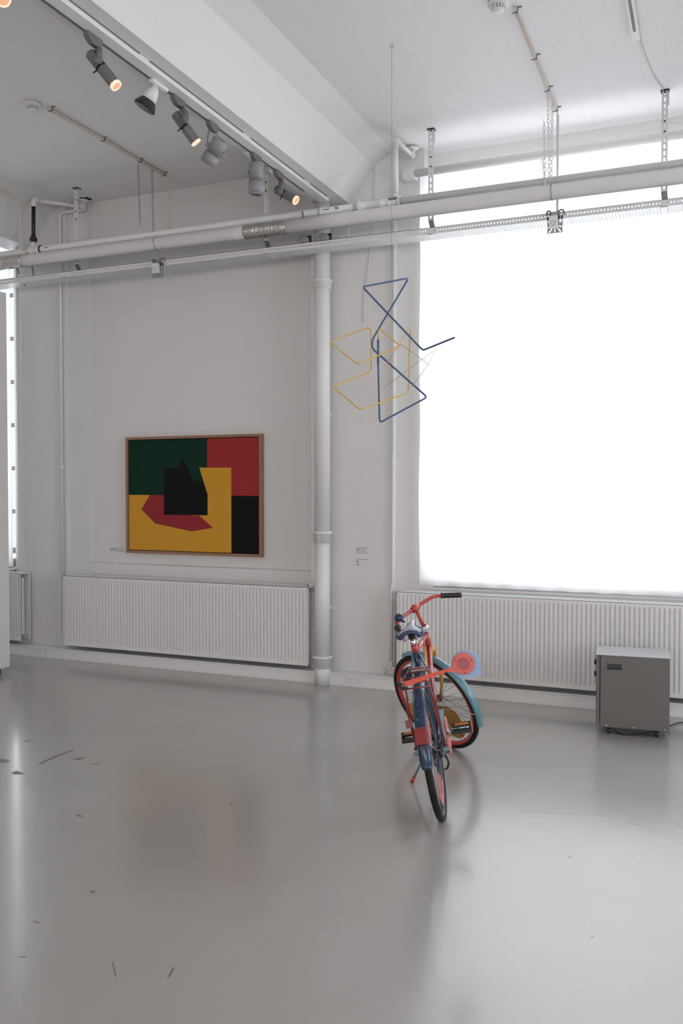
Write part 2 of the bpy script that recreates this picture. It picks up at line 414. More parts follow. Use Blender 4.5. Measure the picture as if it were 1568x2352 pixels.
# ------------------------------------------------------------------ radiators
def radiator(x0, x1, label, zb=.139, zt=.79, yf=6.52, yb=6.665, valve=True):
    root = thing('panel_radiator', ((x0+x1)/2, (yf+yb)/2, zb), label, 'radiator', 'ribbed panel radiators under the windows')
    pitch = .0333; s = MB(); L = x1-x0; n = int((L-.03)/pitch); m0 = (L-n*pitch)/2
    prof = [(0, 0), (m0, 0)]
    for i in range(n):
        b = m0+i*pitch
        prof += [(b+.0015, 0), (b+.0085, .013), (b+.0255, .013), (b+.0320, 0)]
    prof += [(L, 0)]
    zs = [(zb, 0), (zb+.022, 0), (zb+.045, 1), (zt-.050, 1), (zt-.022, 0), (zt, 0)]
    vs = []; fs = []
    for z, kk in zs:
        for px_, d in prof: vs.append((x0+px_, yf+(.013-d)*kk, z))
    w = len(prof)
    for j in range(len(zs)-1):
        for i in range(w-1): fs.append((j*w+i, j*w+i+1, (j+1)*w+i+1, (j+1)*w+i))
    s.add(vs, fs)
    s.box((x0, yf+.015, zb), (x1, yf+.022, zt))
    s.box((x0, yf, zb), (x0+.004, yf+.02, zt)); s.box((x1-.004, yf, zb), (x1, yf+.02, zt))
    s.box((x0, yf, zt-.003), (x1, yf+.02, zt))
    s.build('front_panel', METW, root)
    MB().box((x0, yb-.02, zb), (x1, yb, zt)).build('rear_panel', METW, root)
    g = MB(); g.box((x0+.01, yf+.02, zt-.012), (x1-.01, yb-.02, zt-.002)); g.build('top_grille', METW, root)
    c = MB(); xx = x0+.03
    while xx < x1-.03: c.box((xx, yf+.03, zb+.05), (xx+.02, yb-.03, zt-.05)); xx += .05
    c.build('convector_fins', METW, root)
    for x in (x0+.3, x1-.3): MB().box((x-.02, yb, zb+.1), (x+.02, YB-.003, zt-.1)).build('wall_bracket', METW, root)
    if valve:
        v = MB(); o = Vector((x1+.035, 6.62, zt-.045))
        v.tube([o+Vector((-.03, 0, 0)), o, o+Vector((0, 0, .035))], .012, 12)
        v.build('valve_body', METW, root)
        v = MB(); v.lathe(o+Vector((-.0, -.0, .06)), Vector((-.55, -.84, 0)), [(0, .0), (0, .014), (.02, .016), (.025, .024), (.085, .022), (.09, .017), (.09, .012), (.086, .011), (.086, 0)], 20)
        v.build('thermostat_knob', METW, root)
        MB().lathe(o+Vector((0, 0, .06))+Vector((-.55, -.84, 0)).normalized()*.087, Vector((-.55, -.84, 0)), [(0, .009), (.003, .009), (.003, 0)], 16).build('knob_centre', LAMPG, root)
    return root
radiator(-5.582, -3.046, 'long white ribbed radiator under the painting')
radiator(-2.277, .255, 'long white ribbed radiator under the bright window behind the bicycle', valve=False)
radiator(-8.7, -6.10, 'white radiator end peeking out beside the partition at far left', valve=False)
radiator(1.05, 3.55, 'long white ribbed radiator under the next window to the right', valve=False)

# ------------------------------------------------------------------ standpipe and wall pipes
sp = thing('drainpipe', (-2.9245, 6.53, 0), 'thick white standpipe with collars rising from floor to beam', 'pipe')
c = (-2.9245, 6.53)
def vt(x, y, z0, z1, r, n=20): return MB().tube([(x, y, z0), (x, y, z1)], r, n)
vt(*c, 1.22, 3.918, .0655, 28).build('upper_pipe', PIPEW, sp)
vt(*c, .20, 1.22, .0625, 28).build('lower_pipe', PIPEW, sp)
vt(*c, 0, .20, .066, 28).build('foot_pipe', PIPEW, sp)
for z0, z1 in ((3.215, 3.295), (1.165, 1.255), (.135, .235)):
    MB().lathe((c[0], c[1], z0), (0, 0, 1), [(0, .06), (0, .073), (z1-z0-.02, .075), (z1-z0-.018, .083), (z1-z0-.004, .083), (z1-z0, .076), (z1-z0, .06)], 28).build('collar', PIPEW, sp)
MB().box((c[0]-.002, c[1]-.079, 1.165), (c[0]+.002, c[1]-.06, 1.235)).build('collar_seam', LAGG, sp)
for z in (.6, 2.2): MB().box((c[0]-.02, c[1]+.05, z), (c[0]+.02, YP-.003, z+.03)).build('wall_bracket', PIPEW, sp)

def pipe(name, pts, r, m, label, cat='pipe', group=None, fr=.03, n=14):
    o = MB().tube(fillet(pts, fr), r, n).build(name, m)
    return tag(o, label, cat, group)
# heating riser at the corner left of the painting, with the feed from the sprinkler line
rz = thing('heating_pipe', (-5.70, 6.66, 0), 'thin white pipe elbowing along the wall top left of the painting down to the radiator', 'pipe')
MB().tube(fillet([(-5.40, 6.66, 4.21), (-5.70, 6.66, 4.21), (-5.70, 6.66, .20)], .03), .014, 14).build('riser', PIPEW, rz)
for p in ((-5.70, 6.66, 4.16), (-5.70, 6.66, 1.78)): vt(p[0], p[1], p[2], p[2]+.05, .019).build('joint', PIPEW, rz)
MB().tube([(-5.70, 6.66, .20), (-5.64, 6.60, .20)], .017, 12).build('valve', PIPEW, rz)
rz = thing('heating_pipe', (-2.362, 6.655, .2), 'thin white pipe running down the pillar corner beside the bright window', 'pipe')
MB().tube(fillet([(-2.352, 6.655, 4.0), (-2.358, 6.655, .85), (-2.372, 6.655, .78), (-2.375, 6.655, .155)], .03), .013, 14).build('riser', PIPEW, rz)
vt(-2.36, 6.655, 1.78, 1.82, .017).build('joint', PIPEW, rz)
MB().tube([(-2.32, 6.655, .148), (-2.43, 6.655, .148)], .014, 12).build('elbow', PIPEW, rz)
vt(-2.375, 6.655, .148, .21, .018).build('joint', PIPEW, rz)
vt(-2.425, 6.655, .10, .148, .009).build('drain_nipple', PIPEW, rz)
pipe('heating_pipe', [(-6.173, 6.60, 4.28), (-6.173, 6.60, .90), (-6.20, 6.58, .83), (-6.28, 6.56, .815)], .013, PIPEW, 'thin white pipe bending into the radiator at far left', fr=.06)
cl = MB().tube([at(860, 383, 1, 6.672), at(858, 470, 1, 6.672), at(852, 560, 1, 6.672), at(846, 610, 1, 6.672), at(836, 680, 1, 6.672), at(834, 740, 1, 6.672)], .005, 6).build('painted_cable', WHITE)
tag(cl, 'wavy painted-over cable on the pillar right of the standpipe', 'cable')

# ------------------------------------------------------------------ suspended services
YT = 6.30
# big lagged pipe
bp_ = thing('lagged_pipe', (-3, YT, 3.682), 'thick white lagged pipe running the whole width under the ceiling', 'pipe')
for a, b in ((-5.80, -3.50), (-3.12, 7.6)):
    MB().tube([(a+i*(b-a)/24, YT-.01, 3.682) for i in range(25)], .054, 24).build('pipe_lagging', LAGG, bp_)
def foil(a, b):
    vs = []; pts = []; rs = []
    n = 40
    for i in range(n+1):
        pts.append((a+(b-a)*i/n, YT-.01+random.uniform(-.001, .001), 3.682)); rs.append(.056+.0035*math.sin(i*2.1)+random.uniform(-.0015, .0015)-(.006 if i in (0, n) else 0))
    return MB().tube(pts, rs, 24)
foil(-3.50, -3.12).build('foil_wrap', FOIL, bp_)
foil(-6.35, -5.80).build('foil_wrap', FOIL, bp_)
MB().tube([(-12.3, YT-.01, 3.682), (-6.35, YT-.01, 3.682)], .054, 20).build('pipe_lagging', LAGG, bp_)
for x in (-4.35, -1.05, 2.2): MB().tube([(x, YT-.01+.056*math.cos(t*PI/8), 3.682+.056*math.sin(t*PI/8)) for t in range(16)], .003, 6, closed=True).build('hanger_ring', GALV, bp_)

# sprinkler line above it
sl = thing('sprinkler_pipe', (-3, YT, 3.768), 'slimmer white pipe resting along the top of the lagged pipe', 'pipe')
MB().tube([(-12.3, YT, 3.768), (-2.52, YT, 3.768)], .0285, 18).build('pipe_run', PIPEW, sl)
MB().tube([(-2.21, YT, 3.768), (7.6, YT, 3.768)], .0265, 18).build('pipe_run', PIPEW, sl)
tee = MB(); tee.lathe((-5.74, YT, 3.768), (1, 0, 0), [(0, .028), (0, .039), (.03, .039), (.035, .035), (.09, .035), (.095, .039), (.12, .039), (.12, .028)], 20)
tee.tube([(-5.695, YT, 3.77), (-5.695, YT, 3.84)], .024, 14); tee.build('tee_joint', PIPEW, sl)
MB().lathe((-5.61, YT, 3.768), (1, 0, 0), [(0, .028), (0, .0375), (.008, .0375), (.008, .028)], 20).build('black_band', BLKP, sl)
for x in (-4.87,): MB().lathe((x, YT, 3.768), (1, 0, 0), [(0, .028), (0, .031), (.012, .031), (.012, .028)], 20).build('pipe_clip', PIPEW, sl)
cp = MB(); cp.lathe((-2.54, YT, 3.768), (1, 0, 0), [(0, .03), (0, .036), (.02, .036), (.025, .045), (.05, .046), (.055, .034), (.10, .031), (.17, .031), (.18, .036), (.205, .036), (.21, .041), (.225, .041), (.23, .034), (.27, .034)], 24)
cp.build('clear_coupling', CLEAR, sl)
tj = MB(); tj.lathe((-2.275, YT, 3.768), (1, 0, 0), [(0, .03), (0, .040), (.012, .040), (.014, .035), (.085, .035), (.087, .040), (.10, .040), (.10, .03)], 24)
tj.tube([(-2.215, YT, 3.79), (-2.215, YT, 3.83)], .022, 14); tj.build('tee_joint', PIPEW, sl)
MB().box((-2.262, YT-.037, 3.772), (-2.20, YT-.032, 3.790)).build('label_band', LAMPG, sl)
# text-like marks printed on the pipe
for a, b, z in ((-2.705, -2.675, 3.776), (-2.70, -2.672, 3.764), (-2.80, -2.75, 3.770), (-5.55, -5.50, 3.770)): MB().box((a, YT-.0295, z-.003), (b, YT-.026, z+.003)).build('printed_mark', INK, sl)

def sprinkler_branch(x0, label, black):
    root = thing('branch_pipe', (x0, YT, 3.83), label, 'pipe')
    if black:
        MB().tube([(x0-.005, YT, 3.83), (x0, YT, 4.17)], .0175, 16).build('black_sleeve', BLKP, root)
        MB().lathe((x0-.005, YT, 3.835), (0, 0, 1), [(0, .018), (0, .022), (.015, .024), (.018, .034), (.045, .034), (.05, .024), (.07, .022), (.07, .016)], 12, False).build('union_nut', BLKP, root)
    else: MB().tube([(x0, YT, 3.83), (x0, YT, 4.21)], .021, 16).build('vertical_pipe', PIPEW, root)
    MB().tube(fillet([(x0, YT, 4.16), (x0, YT, 4.235), (x0, YT+.08, 4.235)], .04), .021 if not black else .024, 14).build('elbow', PIPEW, root)
    xe = x0+.02 if not black else x0+.28
    MB().tube([(x0, YT+.06, 4.235), (xe, 6.64, 4.225)], .017, 14).build('horizontal_pipe', PIPEW, root)
    MB().tube(fillet([(xe, 6.61, 4.222), (xe, 6.65, 4.222), (xe, 6.65, 4.285)], .025), .020, 14).build('end_elbow', PIPEW, root)
    MB().lathe((xe, 6.65, 4.29), (0, 0, -1), [(0, 0), (0, .05), (.012, .047), (.020, .026), (.020, 0)], 24).build('ceiling_flange', PIPEW, root)
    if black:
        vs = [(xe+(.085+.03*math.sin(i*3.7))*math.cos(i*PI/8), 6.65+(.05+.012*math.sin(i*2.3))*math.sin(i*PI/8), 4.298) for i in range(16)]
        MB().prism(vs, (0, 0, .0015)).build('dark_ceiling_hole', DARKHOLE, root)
sprinkler_branch(-5.69, 'branch pipe with a black vertical sleeve hanging at upper left', True)
sprinkler_branch(-2.215, 'all-white branch pipe rising to the ceiling beside the bright window', False)

# cable tray
ct = thing('cable_tray', (-3, 6.39, 3.495), 'long white slotted cable tray hanging under the pipes', 'cable tray')
zt0, zt1, yt0, yt1 = 3.495, 3.543, 6.30, 6.460
r_ = MB(); xa, xb = -12.3, 7.6
for y in (yt0, yt1-.003):
    r_.box((xa, y, zt0), (xb, y+.003, zt0+.020)); r_.box((xa, y, zt0+.029), (xb, y+.003, zt1))
    x = xa
    while x < xb:
        r_.box((x, y, zt0+.020), (x+.0135, y+.003, zt0+.029)); x += .0225
    r_.box((xa, y-(.0 if y > 6.4 else 0), zt1-.003), (xb, y+.010, zt1))
r_.build('side_rails', TRAYM, ct)
b_ = MB(); x = xa; b_.box((xa, yt0+.003, zt0+.003), (xb, yt1-.003, zt0+.005))
while x < xb:
    b_.box((x, yt0+.003, zt0), (x+.016, yt1-.003, zt0+.003)); x += .0225
b_.build('slotted_base', TRAYM, ct)
cb_ = MB()
for i in range(6):
    y = 6.325+i*.020; cb_.tube([(-12.2+j*.9, y+random.uniform(-.008, .008), 3.507+random.uniform(0, .004)) for j in range(22)], .005, 6)
cb_.build('cables', PLAST, ct)
for x in (-5.36, -3.31, -1.94, -.31, 1.4):
    MB().box((x-.022, yt0-.004, zt0-.004), (x+.022, yt1+.004, zt0-.001)).build('support_clip', TRAYM, ct)
    MB().box((x-.022, yt0-.004, zt0-.004), (x+.022, yt0-.001, zt0+.034)).build('support_clip', TRAYM, ct)

# slotted hanger strips
def hanger(x, label, xtop=None, twist=0.0):
    xtop = x if xtop is None else xtop
    root = thing('slotted_hanger', (xtop, 6.40, 4.3), label, 'hanger', 'slotted hanger strips of the cable tray')
    s = MB(); w = .020; y = 6.375
    z0, z1 = 3.62, 4.295; L = z1-z0
    def X(z): return x+(xtop-x)*(z-z0)/L
    def seg(za, zb, a, b):
        s.add([(X(za)+a, y, za), (X(za)+b, y, za), (X(zb)+b, y, zb), (X(zb)+a, y, zb), (X(za)+a, y+.003, za), (X(za)+b, y+.003, za), (X(zb)+b, y+.003, zb), (X(zb)+a, y+.003, zb)],
              [(0, 1, 2, 3), (7, 6, 5, 4), (0, 4, 5, 1), (1, 5, 6, 2), (2, 6, 7, 3), (3, 7, 4, 0)])
    seg(z0, z1, -w, -.006); seg(z0, z1, .006, w)
    z = z0
    while z < z1-.01: seg(z, z+.018, -.006, .006); z += .045
    # flanges of the channel
    for sx in (-w, w-.003):
        s.box((X(z0)+sx, y, z0), (X(z0)+sx+.003, y+.022, z0+.08))
    s.build('slotted_strip', TRAYM, root)
    MB().add([(x-w, y, 3.62), (x+w, y, 3.62), (x+w+.01, yt1+.004, 3.50), (x-w+.01, yt1+.004, 3.50), (x-w, y+.004, 3.622), (x+w, y+.004, 3.622), (x+w+.01, yt1+.009, 3.50), (x-w+.01, yt1+.009, 3.50)],
             [(0, 1, 2, 3), (7, 6, 5, 4), (0, 4, 5, 1), (1, 5, 6, 2), (2, 6, 7, 3), (3, 7, 4, 0)]).build('angled_arm', GALV, root)
    MB().box((xtop-.028, 6.36, 4.294), (xtop+.028, 6.415, 4.2995)).build('ceiling_plate', DARKHOLE, root)
    MB().box((xtop+.012, 6.39, 4.20), (xtop+.026, 6.394, 4.295)).build('fixing_tab', TRAYM, root)
    for z in (4.02, 4.09): MB().tube([(X(z), y-.006, z), (X(z), y, z)], .006, 8).build('bolt', BLKP, root)
hanger(-5.275, 'slotted hanger strip left of the painting, leftmost of the hangers')
hanger(-3.355, 'slotted hanger strip in the dim bay behind the lowest track spotlight')
hanger(-1.962, 'slotted hanger strip at the left end of the bright window')
hanger(-.315, 'slotted hanger strip at the right edge in front of the bright window')

# socket boxes on the tray
def outlet(x, label, px):
    root = thing('tray_socket', (x, 6.29, 3.45), label, 'socket', 'sockets hanging from the cable tray')
    s = MB(); w, zt, zb, y = .053, 3.545, 3.395, 6.284
    # plate with radiating slots, built from strips around the openings
    cz = 3.452
    plate = MB()
    plate.box((x-w, y, zb), (x+w, y+.003, zb+.006)); plate.box((x-w, y, zb), (x-w+.007, y+.003, zt-.03)); plate.box((x+w-.007, y, zb), (x+w, y+.003, zt-.03))
    angs = [200, 232, 270, 308, 340]
    def ray_(a, r):
        t = math.radians(a); return (x+r*math.cos(t), cz+r*math.sin(t))
    def clampp(p): return (max(x-w+.007, min(x+w-.007, p[0])), max(zb+.006, p[1]))
    seg = [160]+angs+[380]
    for i in range(len(seg)-1):
        a0 = seg[i]+(4.5 if i > 0 else 0); a1 = seg[i+1]-(4.5 if i < len(seg)-2 else 0); n = 8; inner = []; outer = []
        for j in range(n+1):
            a = a0+(a1-a0)*j/n; t = math.radians(a); c_, s_ = math.cos(t), math.sin(t)
            R_ = min((w-.007)/max(abs(c_), 1e-4), (cz-zb-.006)/max(-s_, 1e-4) if s_ < -.02 else 9, (zt-.03-cz)/max(s_, 1e-4) if s_ > .02 else 9)
            inner.append((x+.02*c_, cz+.02*s_)); outer.append((x+R_*c_, cz+R_*s_))
        for j in range(n):
            q = [inner[j], outer[j], outer[j+1], inner[j+1]]
            plate.prism([(p[0], y, p[1]) for p in q], (0, .003, 0))
    plate.box((x-.03, y, cz+.01), (x+.03, y+.003, zt)); plate.box((x-w, y, 3.488), (x+w, y+.003, 3.515))
    plate.build('slotted_bracket', GALV, root)
    bx = MB(); bx.box((x-.035, 6.245, 3.425), (x+.022, y-.001, 3.508)); bx.build('socket_box', PLAST, root, bevel=.003)
    MB().box((x-.0345, 6.2435, 3.466), (x+.0215, 6.245, 3.4675)).build('lid_seam', LAMPG, root)
    h = MB()
    for dx, dz in ((-.018, .452), (.003, .454), (-.007, .440)): h.tube([(x+dx, 6.2438, 3+dz), (x+dx, 6.246, 3+dz)], .0028, 8)
    h.build('socket_holes', BLKP, root)
    for sx in (-1, 1): MB().tube(fillet([(x+sx*.03-.004, 6.27, 3.505), (x+sx*.03, 6.275, 3.548), (x+sx*.055, 6.29, 3.555), (x+sx*.064, 6.31, 3.52)], .02), .006, 8).build('cable_loop', LAMPG, root)
outlet(-4.341, 'white socket box on a slotted steel bracket under the tray, above the painting', 365)
outlet(-1.028, 'white socket box on a slotted steel bracket in front of the bright window', 1275)

# two round boxes behind the tray
for x, lb in ((-3.02, 'round grey junction box behind the tray, left one of the pair'), (-2.845, 'round grey junction box behind the tray, right one of the pair beside the standpipe')):
    root = thing('junction_box', (x, 6.36, 3.58), lb, 'junction box', 'round junction boxes behind the tray')
    MB().lathe((x, 6.40, 3.578), (0, -1, 0), [(0, 0), (0, .047), (.03, .047), (.045, .040), (.047, .02), (.047, 0)], 24).build('box_body', LAMPD, root)
    MB().box((x-.02, 6.401, 3.547), (x+.058, 6.404, 3.625)).build('square_bracket', BLKP, root)
    MB().tube(fillet([(x-.02, 6.345, 3.575), (x-.035, 6.335, 3.545), (x-.04, 6.34, 3.50)], .02), .004, 6).build('cable', PLAST, root)
# loose cable loops
for i, (pp, lb, m) in enumerate([
    ([(32, 608), (41, 618), (43, 628)], 'dark cable loop, nearest the foil-wrapped pipe end', LAMPG), ([(62, 606), (60, 622), (57, 630)], 'pale cable loop between two dark ones above the tray', CREAM),
    ([(72, 606), (76, 622), (76, 632)], 'dark cable loop farthest right of the three at left', LAMPG), ([(53, 644), (55, 652), (59, 657)], 'short dark cable end poking below the tray at left', LAMPG),
    ([(800, 520), (801, 534), (797, 546)], 'pale cable loop between pipe and tray right of the standpipe', CREAM)]):
    pts = [at(a, b, 1, 6.34 if i != 3 else 6.38) for a, b in pp]
    tag(MB().tube(fillet(pts, .03), .006, 8).build('cable_loop', m), lb, 'cable')

# chains
def chain(p0, p1, label, group=None, r=.011, wr=.0024, m=GALV):
    p0, p1 = Vector(p0), Vector(p1); L = (p1-p0).length; n = max(2, int(L/(r*2.35))); d = (p1-p0)/n
    u, w = frame_of(d); dn = d.normalized(); s = MB()
    for i in range(n):
        c = p0+d*(i+.5); sx = u if i % 2 == 0 else w
        a = [c+dn*(r*1.45*math.sin(t*2*PI/12))+sx*(r*.8*math.cos(t*2*PI/12)) for t in range(12)]
        s.tube(a, wr, 5, closed=True)
    o = s.build('hanging_chain', m)
    return tag(o, label, 'chain', group)
G_ = 'thin chains from ceiling to pipes'
chain(at(317, 378, 2, 4.295), at(322, 525, 1, 6.25), 'thin steel chain above the painting, the left of two', G_)
chain(at(349, 387, 2, 4.295), at(352, 532, 1, 6.27), 'thin steel chain above the painting, the right of two', G_)
chain(at(1258, 205, 2, 4.295), at(1261, 414, 1, 6.2), 'thin chain before the bright window, longest left strand', G_, m=TRAYM)
chain(at(1268, 235, 2, 4.295), at(1266, 410, 1, 6.2), 'thin chain before the bright window, nearest the cream conduit', G_, m=TRAYM)
chain(at(1249, 280, 1, 6.10), at(1251, 412, 1, 6.2), 'slack chain strand doubling back at left of the window chains', G_, m=TRAYM)
chain(at(1245, 365, 1, 6.12), at(1252, 428, 1, 6.2), 'short slack chain strand crossing the lagged pipe', G_, m=TRAYM)
chain(at(694, 485, 1, 6.25), at(696, 501, 1, 6.25), 'short dark chain links on the slim pipe near the beam end', G_, r=.009, m=BLKP)
chain(at(731, 468, 1, 6.25), at(731, 498, 1, 6.25), 'short grey chain links at the end of the lighting track', G_, r=.010)
chain(at(322, 511, 1, 6.24), at(323, 530, 1, 6.24), 'small white hook link under the left chain above the painting', G_, r=.008, m=PIPEW)

# ceiling conduits with detectors
def conduit(x, label, dlabel, two=False):
    root = thing('ceiling_conduit', (x, 5.0, 4.28), label, 'conduit')
    c = MB()
    c.tube(fillet([(x, 4.95, 4.283), (x, 6.44, 4.283), (x, 6.44, 3.54)], .06 if two else .03), .0085, 10)
    if two: c.tube([(x-.019, 4.95, 4.285), (x-.019, 6.40, 4.285)], .006, 8)
    c.build('conduit_tube', CREAM, root)
    for y in (4.97, 5.55, 6.02, 6.36): 
        q = MB(); q.box((x-.022, y-.006, 4.27), (x+.012, y+.006, 4.2725)); q.box((x+.010, y-.006, 4.27), (x+.0125, y+.006, 4.298)); q.box((x+.010, y-.006, 4.296), (x+.035, y+.006, 4.2985))
        q.build('clip', LAMPG, root)
    d = thing('smoke_detector', (x-.075, 4.87, 4.3), dlabel, 'smoke detector')
    MB().lathe((x-.075, 4.87, 4.2995), (0, 0, -1), [(0, 0), (0, .056), (.018, .060), (.026, .056), (.030, .045), (.030, 0)], 28).build('base', PLAST, d)
    f = MB()
    for i in range(14):
        a = 2*PI*i/14; R = Matrix.Rotation(a, 3, 'Z'); f.box((.030, -.003, -.020), (.040, .003, 0), R, Vector((x-.075, 4.87, 4.27)))
    f.build('fins', PLAST, d)
    MB().lathe((x-.075, 4.87, 4.252), (0, 0, -1), [(0, 0), (0, .036), (.006, .034), (.012, .02), (.013, 0)], 24).build('cap', PLAST, d)
conduit(-4.325, 'cream conduit with paired tubes crossing the dim ceiling at left', 'round white smoke detector on the dim ceiling at upper left', True)
conduit(-1.037, 'pale conduit crossing the bright ceiling toward the window', 'round white smoke detector cut by the top edge of the photo')
co = MB().tube(fillet([at(-30, 418, 0, -5.73), at(25, 444, 0, -5.73), at(46, 470, 0, -5.73), at(45, 545, 0, -5.75), at(54, 578, 0, -5.75)], .05), .008, 8).build('painted_conduit', CREAM)
tag(co, 'short grey-cream conduit bending down at the far upper left', 'conduit')
wc = MB().tube(fillet([at(1466, 80, 2, 4.293), at(1480, 130, 2, 4.293), at(1500, 175, 2, 4.293), at(1522, 206, 2, 4.293)], .1), .0045, 6).build('ceiling_cable', PLAST)
tag(wc, 'thin white cable from the fluorescent strip to the right hanger', 'cable')

# fluorescent strip
fl = thing('ceiling_light', (-.43, 5.0, 4.3), 'narrow white fluorescent batten cut by the top right edge', 'ceiling light')
MB().box((-.46, 4.2, 4.262), (-.415, 5.54, 4.2995)).build('batten', METW, fl, bevel=.003)
MB().box((-.445, 4.2, 4.259), (-.430, 5.42, 4.2625)).build('dark_louvre', LAMPG, fl)

# ------------------------------------------------------------------ lighting track and spotlights
tr = thing('lighting_track', (-2.86, 3, 3.92), 'white lighting track screwed under the long beam', 'lighting track')
MB().box((-2.895, -1.0, 3.886), (-2.825, 6.44, 3.919)).build('track_rail', METW, tr, bevel=.002)
MB().box((-2.917, -1.0, 3.889), (-2.897, 6.15, 3.893)).build('dark_slot', LAMPG, tr)
MB().box((-2.917, -1.0, 3.893), (-2.895, 6.44, 3.9195)).build('side_flange', METW, tr)
for a, b in ((2.0, 3.93), (4.02, 5.05), (5.15, 5.98), (6.08, 6.4)): MB().box((-2.8245, a, 3.912), (-2.822, b, 3.9195)).build('gap_shade_strip', LAMPG, tr)  # dark strips imitate the shade between rail and beam

def aim(rear, px, py, c):
    '''end point on the pixel's sight line so that the lamp axis meets the view line with cosine -c'''
    best = None
    for i in range(-300, 301):
        q = at(px, py, 1, rear.y+i*.001); d = (q-rear).normalized(); v = (q-CAM).normalized(); e = abs(d.dot(v)+c)
        if best is None or e < best[0]: best = (e, q)
    return best[1]

def warm_spot(p, d, e):
    l = bpy.data.lights.new('spotlight_beam', 'SPOT'); l.energy = e; l.color = (1.0, .74, .52); l.spot_size = math.radians(50); l.spot_blend = .6; l.shadow_soft_size = .006
    o = bpy.data.objects.new('spotlight_beam', l); COL.objects.link(o); o.location = p; o.rotation_euler = Vector(d).to_track_quat('-Z', 'Y').to_euler()

def adapter(y, root, m):
    a = MB(); x = -2.90
    a.prism([(x-.011, y-.060, 3.885), (x-.011, y-.052, 3.858), (x-.011, y-.02, 3.838), (x-.011, y+.035, 3.838), (x-.011, y+.058, 3.862), (x-.011, y+.058, 3.885)], (.032, 0, 0))
    a.build('track_adapter', m, root, bevel=.003)

def spot_slim(y, rear, lens, joint, r, label, lit, e=0, box=True):
    root = thing('track_spotlight', (-2.89, y, 3.88), label, 'spotlight', 'grey spotlights on the track')
    adapter(y, root, LAMPG)
    R_, L_, J = Vector(rear), Vector(lens), Vector(joint); d = (L_-R_).normalized(); Ln = (L_-R_).length
    top = Vector((-2.885, y+.03, 3.835))
    MB().tube([top, J+Vector((0, 0, .03)), J], [r*.55, r*.55, r*.5], 12).build('arm', LAMPG, root)
    MB().lathe(J-Vector((.02, .02, 0)), (1, 1, 0), [(0, 0), (0, r*.7), (.04, r*.7), (.04, 0)], 14).build('pivot', LAMPG, root)
    h = MB(); h.lathe(R_, d, [(0, 0), (0, r*.8), (.008, r), (Ln*.40, r), (Ln*.40, r*.8), (Ln*.42, r*.8)], 10, False)
    h.lathe(R_, d, [(Ln*.47, r*.8), (Ln*.47, r), (Ln*.93, r), (Ln*.93, r*.9)], 10, False); hs_ = h.build('housing', LAMPG, root)
    g = MB(); g.lathe(R_, d, [(Ln*.40, 0), (Ln*.40, r*.86), (Ln*.48, r*.86), (Ln*.48, 0)], 16); g.build('cooling_gap', BLKP, hs_)
    u, w = frame_of(d)
    k = MB(); kn = Vector((-.5, -.3, -.6)).normalized(); kn = (kn-d*kn.dot(d)).normalized(); k.tube([R_+d*Ln*.42+kn*r*.8, R_+d*Ln*.42+kn*(r+.02)], .004, 8); k.build('focus_knob', BLKP, hs_)
    MB().lathe(R_, d, [(Ln*.92, r*.8), (Ln*.92, r*.97), (Ln*.985, r*1.0), (Ln, r*.95), (Ln, r*.78), (Ln*.97, r*.74)], 20).build('front_ring', LENSRIM if lit else LAMPD, hs_)
    MB().lathe(R_+d*Ln*.985, d, [(0, r*.80), (.001, 0)], 20).build('lens', LENS if lit else BLKP, hs_)
    if e: warm_spot(L_+d*.02, d, e)

